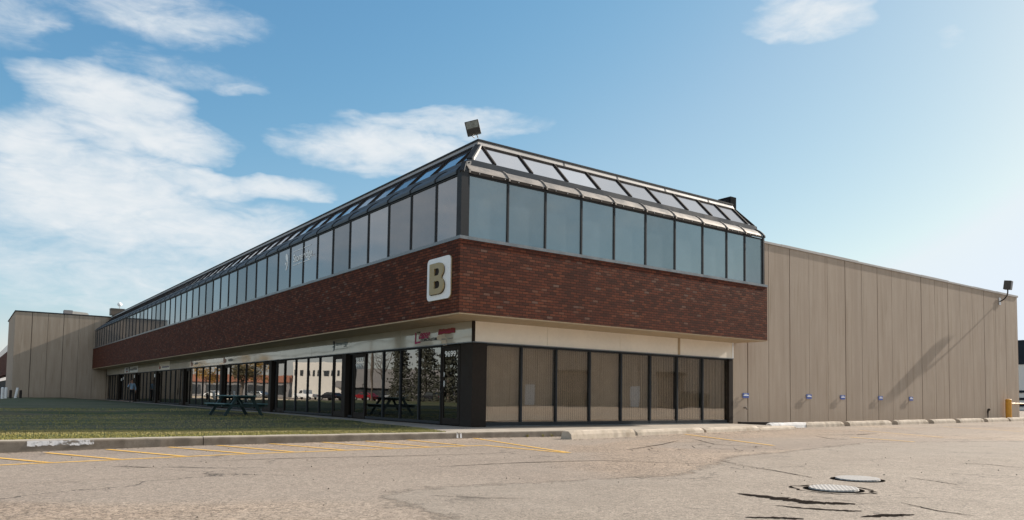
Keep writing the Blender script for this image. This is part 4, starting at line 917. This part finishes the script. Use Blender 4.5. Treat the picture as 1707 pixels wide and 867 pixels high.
# ------------------------------------------------------------------ picnic table
pt = thing('picnic_table', 'dark teal wooden picnic table on the lawn before the shop windows', 'picnic table', (-1.85, 12.75, .012), R(8))
for i in range(5):
    bm = B(); box(bm, (-.37 + .15 * i, -.92, .715), (-.37 + .15 * i + .142, .92, .755)); bevel(obj('top_plank', bm, 'tablelit', pt), .006)
for sx in (-1, 1):
    s = None
    for j in range(2):
        x = sx * (.62 + .145 * j) - .07; bm = B(); box(bm, (x, -.92, .42), (x + .138, .92, .46)); bevel(obj('seat_plank', bm, 'tablelit', pt), .006)
for y in (-.66, .66):
    for sx in (-1, 1):
        bm = B(); beam(bm, (sx * .72, y, 0.0), (sx * .26, y, .70), .045, .105, Vector((0, 1, 0)).cross(Vector((sx * -.46, 0, .7))).normalized()); obj('leg', bm, 'table', pt)
    bm = B(); box(bm, (-.82, y + .03, .33), (.82, y + .07, .418)); obj('crossbeam', bm, 'table', pt)
    bm = B(); box(bm, (-.38, y + .03, .63), (.38, y + .07, .713)); obj('cleat', bm, 'table', pt)
    bm = B(); beam(bm, (0, y + .04, .37), (0, y * .2, .70), .04, .09, Vector((1, 0, 0))); obj('brace', bm, 'table', pt)

# ------------------------------------------------------------------ person on the walkway, phone at the ear
def skin_mesh(name, verts, edges, radii, mt, parent, root=0, sub_=2):
    me = bpy.data.meshes.new(name); me.from_pydata([Vector(v) for v in verts], edges, []); o = bpy.data.objects.new(name, me); COL.objects.link(o)
    sk = o.modifiers.new('skin', 'SKIN'); sk.use_smooth_shade = True
    for i, r in enumerate(radii):
        d = me.skin_vertices[0].data[i]; d.radius = (r, r) if not isinstance(r, tuple) else r; d.use_root = (i == root)
    ss_ = o.modifiers.new('sub', 'SUBSURF'); ss_.levels = sub_; ss_.render_levels = sub_
    dg = bpy.context.evaluated_depsgraph_get(); dg.update(); m2 = bpy.data.meshes.new_from_object(o.evaluated_get(dg)); bpy.data.objects.remove(o)
    m2.materials.clear(); m2.materials.append(M[mt]); q = bpy.data.objects.new(name, m2)
    for p in m2.polygons: p.use_smooth = True
    return link(q, parent)
pe = thing('person', 'person in a light blue shirt and black trousers holding a phone to the ear', 'person', (.62, 49.5, 0), R(-12))
# faces -y; their right hand (towards -x) is at the ear
V = [(0,0,.95),(0,.01,1.12),(0,.0,1.32),(0,-.01,1.46),(0,-.01,1.55),(0,-.02,1.66),(0,-.02,1.76),      #0-6 spine, head
     (-.09,0,.90),(-.10,-.01,.50),(-.10,.03,.09),(-.10,-.10,.04),                                       #7-10 right leg
     (.09,0,.90),(.11,-.01,.50),(.12,.03,.09),(.13,-.10,.04),                                           #11-14
     (-.18,0,1.43),(-.27,-.05,1.18),(-.19,-.17,1.40),(-.125,-.10,1.57),                                 #15-18 right arm raised
     (.18,0,1.43),(.25,.02,1.15),(.26,-.05,.90),(.26,-.08,.80)]                                         #19-22 left arm
E_ = [(0,1),(1,2),(2,3),(3,4),(4,5),(5,6),(0,7),(7,8),(8,9),(9,10),(0,11),(11,12),(12,13),(13,14),(3,15),(15,16),(16,17),(17,18),(3,19),(19,20),(20,21),(21,22)]
RD = [(.14,.10),(.125,.09),(.15,.10),(.10,.08),.055,(.075,.095),(.07,.085),.085,.06,.042,.04,.085,.06,.042,.04,.06,.045,.035,.03,.06,.045,.035,.03]
skin_mesh('body', V, E_, RD, 'skin', pe)
for hx, hy, hz, dr in ((-.115, -.10, 1.60, 1), (.26, -.085, .77, -1)):
    for f in range(5):
        bx = hx + (f - 2) * .016 * (.6 if dr > 0 else .3); by = hy + (f - 2) * (.014 if dr < 0 else .008)
        skin_mesh('finger', [(bx, by, hz - .01 * dr), (bx + .004, by - .01, hz + dr * .035), (bx + .018 * dr, by - .002, hz + dr * (.07 if f else .045))], [(0, 1), (1, 2)], [.010, .009, .007], 'skin', pe, 0, 1)
i = [0,1,2,3,15,16,17,19,20,21]; mp = {a: b for b, a in enumerate(i)}
skin_mesh('shirt', [V[a] for a in i[:6]] + [(-.20,-.155,1.375)] + [V[19], V[20], (.26,-.04,.93)], [(mp[a], mp[b]) for a, b in E_ if a in mp and b in mp], [(.155,.115),(.14,.105),(.165,.115),(.10,.085),.075,.058,.046,.075,.058,.048], 'shirt', pe)
i = [0,7,8,9,11,12,13]; mp = {a: b for b, a in enumerate(i)}
skin_mesh('trousers', [(0,0,.93)] + [V[a] for a in i[1:]], [(mp[a], mp[b]) for a, b in E_ if a in mp and b in mp], [(.155,.118),.10,.075,.06,.10,.075,.06], 'trouser', pe)
for sx, y in ((-.10, 0), (.125, 0)):
    bm = B(); bmesh.ops.create_icosphere(bm, subdivisions=2, radius=1, matrix=Matrix.Translation((sx, -.05, .05)) @ Matrix.Diagonal((.052, .145, .052, 1))); obj('shoe', bm, 'black', pe, smooth=True)
bm = B(); bmesh.ops.create_icosphere(bm, subdivisions=3, radius=1, matrix=Matrix.Translation((0, .018, 1.735)) @ Matrix.Diagonal((.088, .105, .095, 1)))
for v in bm.verts:
    if v.co.y < -.045 and v.co.z < 1.765: v.co.y = -.045
obj('hair', bm, 'hair', pe, smooth=True)
bm = B(); 
for sx in (-.03, .03): bmesh.ops.create_icosphere(bm, subdivisions=1, radius=.012, matrix=Matrix.Translation((sx, -.108, 1.70)))
obj('eyes', bm, 'black', pe)
bm = B(); bmesh.ops.create_cone(bm, cap_ends=True, segments=6, radius1=.018, radius2=.006, depth=.05, matrix=Matrix.Translation((0, -.118, 1.672)) @ Matrix.Rotation(R(20), 4, 'X')); box(bm, (-.025, -.108, 1.622), (.025, -.098, 1.634)); obj('face', bm, 'skin', pe)
ph = obj('phone', (lambda b: (box(b, (-.006, -.035, -.075), (.006, .035, .075)), b)[1])(B()), 'black'); ph.location = (.62 - .112, 49.5 - .045, 1.665); ph.rotation_euler = (R(10), R(-6), R(-12)); tag(ph, 'dark phone held to the ear of the person in blue', 'phone')

# white and dark posts by the left warehouse
posts = [(-7.75, 52.6, 0, 'white', 'leftmost white guard post by the left warehouse'), (-7.42, 55.5, 0, 'white', 'white guard post second from the left edge by the left warehouse'), (-6.62, 59.0, 9, 'white', 'leaning white guard post by the left warehouse corner'),
         (-7.0, 58.0, 0, 'rock', 'dark guard post between the white posts by the left warehouse'), (-6.2, 60.0, 0, 'rock', 'dark guard post right of the leaning white one')]
for x, y, lean, mt, lb in posts:
    t = thing('guard_post', lb, 'post', (x, y, .05), 0, 'guard posts by the left warehouse'); t.rotation_euler = (0, R(lean), 0)
    h = .92 if mt == 'white' else .72
    bm = B(); tube(bm, [(0, 0, -.1), (0, 0, h)], .10, 14); obj('shaft', bm, mt, t)
    bm = B(); bmesh.ops.create_icosphere(bm, subdivisions=2, radius=.1, matrix=Matrix.Translation((0, 0, h)) @ Matrix.Scale(.5, 4, Vector((0, 0, 1)))); obj('cap', bm, mt, t, smooth=True)

# ------------------------------------------------------------------ across the street (seen in the shop glass)
sl_ = B(); 
for i in range(12):
    a, b = -120 + 25 * i, -120 + 25 * (i + 1)
    quad(sl_, (-30, a, -.195), (-23, a, -.195), (-23, b, -.195), (-30, b, -.195))
struct(obj('verge', sl_, grass_mat('verge_dry_grass', (.10, .10, .03), (.17, .15, .05), (.26, .20, .09))))
bm = B(); box(bm, (-22.9, -120, -.3), (-22.6, 180, -.06)); box(bm, (-30.4, -120, -.3), (-30.1, 180, -.06)); struct(obj('kerb', bm, 'block'))
def vehicle(x, y, rz, paint, label, pickup=False):
    t = thing('parked_car' if not pickup else 'pickup_truck', label, 'car' if not pickup else 'pickup', (x, y, zl(x)), rz, 'vehicles parked across the street')
    if pickup: prof_ = [(-2.7,.45),(-2.7,1.05),(-.6,1.08),(-.5,1.80),(.75,1.82),(1.35,1.15),(2.5,1.02),(2.7,.85),(2.7,.42)]; wx = (-1.7, 1.75); win = [(-.36,1.15),(-.36,1.70),(.70,1.72),(1.15,1.17)]
    else: prof_ = [(-2.2,.38),(-2.25,.85),(-1.9,1.02),(-1.3,1.42),(.25,1.45),(1.0,1.0),(2.0,.86),(2.2,.66),(2.2,.34)]; wx = (-1.35, 1.4); win = [(-1.55,1.03),(-1.18,1.36),(.20,1.38),(.82,1.02)]
    bm = B(); prism(bm, prof_, -.86, .86, 'y'); bevel(obj('body', bm, paint, t), .09, 3)
    bm = B(); prism(bm, win, -.872, .872, 'y'); obj('window', bm, 'winglass', t)
    for a in wx:
        for s in (-1, 1):
            bm = B(); bmesh.ops.create_cone(bm, cap_ends=True, segments=18, radius1=.34, radius2=.34, depth=.22, matrix=Matrix.Translation((a, s * .80, .34)) @ Matrix.Rotation(R(90), 4, 'X')); wl_ = obj('wheel', bm, 'tyre', t)
            bm = B(); bmesh.ops.create_cone(bm, cap_ends=True, segments=14, radius1=.2, radius2=.2, depth=.02, matrix=Matrix.Translation((a, s * .92, .34)) @ Matrix.Rotation(R(90), 4, 'X')); obj('rim', bm, 'galv', wl_)
    for s in (-1, 1):
        bm = B(); box(bm, (prof_[0][0] - .03, s * .70 - .09, .72), (prof_[0][0] + .02, s * .70 + .09, .92)); obj('tail_lamp', bm, 'brake', t)
        bm = B(); box(bm, (prof_[-1][0] - .02, s * .66 - .12, .62), (prof_[-1][0] + .03, s * .66 + .12, .76)); obj('headlight', bm, 'white', t)
    return t
vehicle(-38, 118, R(70), 'carwhite', 'white pickup reflected before the white building', True); vehicle(-40.5, 112, R(75), 'carblack', 'black car reflected beside the white pickup')
vehicle(-43.5, 104, R(70), 'carred', 'dark red car reflected left of the spruce trees'); vehicle(-46.5, 98, R(65), 'carsilver', 'silver pickup reflected behind the bare tree', True)
vehicle(-31, 124, R(60), 'carsilver', 'silver car reflected behind the picnic table'); vehicle(-27.5, 139, R(60), 'carwhite', 'white car reflected near the red roofed shop')
vehicle(-33.5, 64, R(80), 'carblack', 'black car reflected in the door of the end shop')
wb = thing('office_building', 'white two storey building reflected in the shop glass', 'building', (-67, 160.7, -.2), R(35))
bm = B(); box(bm, (.5, 0, 0), (16, 18, 9.0)); obj('wall', bm, 'white_wall', wb)
bm = B(); box(bm, (-24, .6, 0), (.49, 18, 7.6)); obj('side_wing', bm, 'grey_wall', wb)
for i in range(9):
    bm = B(); box(bm, (14.4 - 1.5 * i, -.06, 5.6), (15.2 - 1.5 * i, .06, 7.0)); obj('window', bm, 'winglass', wb)
bm = B(); box(bm, (-14, -.8, 2.8), (4.5, .02, 4.4)); obj('canopy', bm, 'grey_wall', wb)
bm = B(); box(bm, (-13, -.07, .2), (.3, .65, 2.6)); obj('shop_front', bm, 'winglass', wb)
ow = thing('shop_building', 'low shop with an orange red roof band reflected in the far glass', 'building', (-52, 209, -.2), R(35))
bm = B(); box(bm, (-15, 0, 0), (18, 14, 4.2)); obj('wall', bm, 'grey_wall', ow); bm = B(); box(bm, (-15.2, -.4, 4.21), (18.2, 14, 6.3)); obj('roof_band', bm, 'orange_wall', ow)
for i in range(5):
    bm = B(); box(bm, (-14 + 6.3 * i, -.06, .6), (-9.5 + 6.3 * i, .05, 3.4)); obj('window', bm, 'winglass', ow)
def tree_cloud(bm, rnd, c, r, k, s):
    for _ in range(k):
        d = Vector((rnd.gauss(0, 1), rnd.gauss(0, 1), rnd.gauss(0, 1))).normalized() * (rnd.random() ** .4); p = Vector(c) + Vector((d.x * r[0], d.y * r[1], d.z * r[2]))
        a = Vector((rnd.gauss(0, 1), rnd.gauss(0, 1), rnd.gauss(0, 1))).normalized(); b = a.orthogonal().normalized(); ss_ = s * rnd.uniform(.6, 1.4)
        quad(bm, p - a * ss_, p + b * ss_ * .6, p + a * ss_, p - b * ss_ * .6)
def spruce(x, y, h, rb_, label, seed):
    rnd = random.Random(seed); t = thing('spruce_tree', label, 'tree', (x, y, -.2), 0, 'trees across the street')
    bm = B(); tube(bm, [(0, 0, 0), (0, 0, h * .95)], .22, 8, .03); obj('trunk', bm, 'bark', t)
    bm = B(); lv = int(h * 3.2)
    for i in range(lv):
        f = i / lv; z = h * (.07 + .93 * f); rr_ = rb_ * (1 - f) ** .9 * rnd.uniform(.8, 1.12) + .12
        for j in range(13):
            a = rnd.uniform(0, 6.28); q = rr_ * rnd.uniform(.65, 1.1)
            tree_cloud(bm, rnd, (math.cos(a) * q * .6, math.sin(a) * q * .6, z - q * .2), (q * .42, q * .42, .26), 9, .15)
    obj('crown', bm, 'needles', t)
spruce(-33.6, 72.5, 11.5, 2.4, 'tall spruce reflected between the end shop windows', 1); spruce(-33.4, 65.5, 12.5, 2.6, 'tallest spruce reflected left of the numbered door', 2); spruce(-28.9, 52.5, 10, 2.1, 'spruce reflected inside the numbered door', 3)
def broadleaf(x, y, h, rr_, mt, label, seed, dens_):
    rnd = random.Random(seed); t = thing('street_tree', label, 'tree', (x, y, -.2), 0, 'trees across the street')
    bm = B(); tube(bm, [(0, 0, 0), (.1, 0, h * .45)], .2, 8, .13)
    tips = []
    for i in range(9):
        a = rnd.uniform(0, 6.28); e = rnd.uniform(.5, 1.25); L = h * rnd.uniform(.35, .6); z = h * rnd.uniform(.28, .45)
        p = [Vector((.08, 0, z))]; d = Vector((math.cos(a) * math.cos(e), math.sin(a) * math.cos(e), math.sin(e)))
        for j in range(4): p.append(p[-1] + d * L / 4); d = (d + Vector((rnd.uniform(-.2, .2), rnd.uniform(-.2, .2), .12))).normalized()
        tube(bm, p, .07, 5, .015); tips.append(p[-1]); 
        for q in p[2:]:
            for _ in range(3):
                dd = Vector((rnd.gauss(0, 1), rnd.gauss(0, 1), abs(rnd.gauss(0, 1)) + .3)).normalized(); tube(bm, [q, q + dd * h * .10, q + dd * h * .17 + Vector((0, 0, .1))], .025, 4, .008)
    obj('trunk', bm, 'bark', t)
    if dens_:
        bm = B()
        for p in tips + [Vector((rnd.uniform(-1, 1) * rr_ * .6, rnd.uniform(-1, 1) * rr_ * .6, h * rnd.uniform(.45, .85))) for _ in range(8)]: tree_cloud(bm, rnd, p, (rr_ * .45, rr_ * .45, rr_ * .38), dens_, .16)
        obj('crown', bm, mt, t)
broadleaf(-36.9, 84, 9.5, 3, 'dryleaf', 'bare grey tree reflected beside the spruces', 5, 0); broadleaf(-38.5, 150, 9.5, 3.0, 'goldleaf', 'golden autumn tree reflected above the picnic table', 6, 110)
broadleaf(-33, 168, 9, 3.0, 'goldleaf', 'yellow tree reflected in the far shop glass', 7, 90); broadleaf(-33, 140, 7.5, 3.4, 'dryleaf', 'dull brown tree reflected behind the picnic table', 8, 120)
def pole(x, y, label):
    t = thing('utility_pole', label, 'utility pole', (x, y, -.25), 0, 'utility poles across the street')
    bm = B(); tube(bm, [(0, 0, 0), (0, 0, 9.3)], .15, 8, .1); obj('pole_shaft', bm, 'bark', t); bm = B(); box(bm, (-1.1, -.06, 8.6), (1.1, .06, 8.75)); obj('crossarm', bm, 'bark', t)
for i, y in enumerate((20, 62, 104, 146, 188)): pole(-24.5, y, ['utility pole across the street nearest the corner', 'second utility pole across the street', 'third utility pole across the street', 'fourth utility pole across the street', 'farthest utility pole across the street'][i])
for dx, dz, lb in ((-1, 8.55, 'outer power line strung between the street poles'), (1, 8.55, 'inner power line strung between the street poles'), (0, 7.2, 'thick low cable strung between the street poles')):
    bm = B(); P = []
    for a in (20, 62, 104, 146):
        for j in range(10): f = j / 10; P.append((-24.5 + dx, a + 42 * f, dz - .25 - 4 * .75 * f * (1 - f)))
    P.append((-24.5 + dx, 188, dz - .25)); tube(bm, P, .03 if dx else .055, 5); tag(obj('power_line', bm, 'black'), lb, 'power line', 'power lines across the street')
# tan warehouse across the lot (reflected in the corner storefront)
ob = thing('warehouse', 'tan warehouse across the lot reflected in the corner storefront', 'warehouse', (20, -48, 0), R(22))
bm = B(); panel_wall(bm, [1.4 * i for i in range(38)], -.4, 8.0, 'x', -.2, .2); obj('wall', bm, 'tan', ob); bm = B(); box(bm, (.1, -20, -.4), (51.7, -.25, 7.9)); obj('joint_backing', bm, 'joint', ob)
for x in (20.5, 31.5, 42):
    bm = B(); box(bm, (x, -.01, 0), (x + 3.0, .04, 3.4)); d = obj('door', bm, 'dock', ob); bm = B(); box(bm, (x - .15, -.01, 3.41), (x + 3.15, .4, 3.7)); obj('lintel', bm, 'bronze', d)
for x in (17, 28.5, 39.5):
    bm = B(); box(bm, (x, -.01, 0), (x + 1.0, .03, 2.1)); obj('door', bm, 'white', ob)
def bin_(x, y, rz, label):
    t = thing('dumpster', label, 'dumpster', (x, y, zl(x)), rz, 'dumpsters across the lot')
    bm = B(); prism(bm, [(-.9, .12), (.7, .12), (.95, 1.0), (.95, 1.35), (-.9, 1.6)], -1.1, 1.1, 'y'); bevel(obj('bin_body', bm, 'dumpster', t), .02); bm = B(); beam(bm, (-.92, 0, 1.63), (.98, 0, 1.39), 2.2, .04); obj('lid', bm, 'black', t)
bin_(38.5, -37.0, R(110), 'dark dumpster reflected in the second storefront pane'); bin_(49.0, -31.0, R(105), 'dark dumpster reflected at the right end of the storefront')
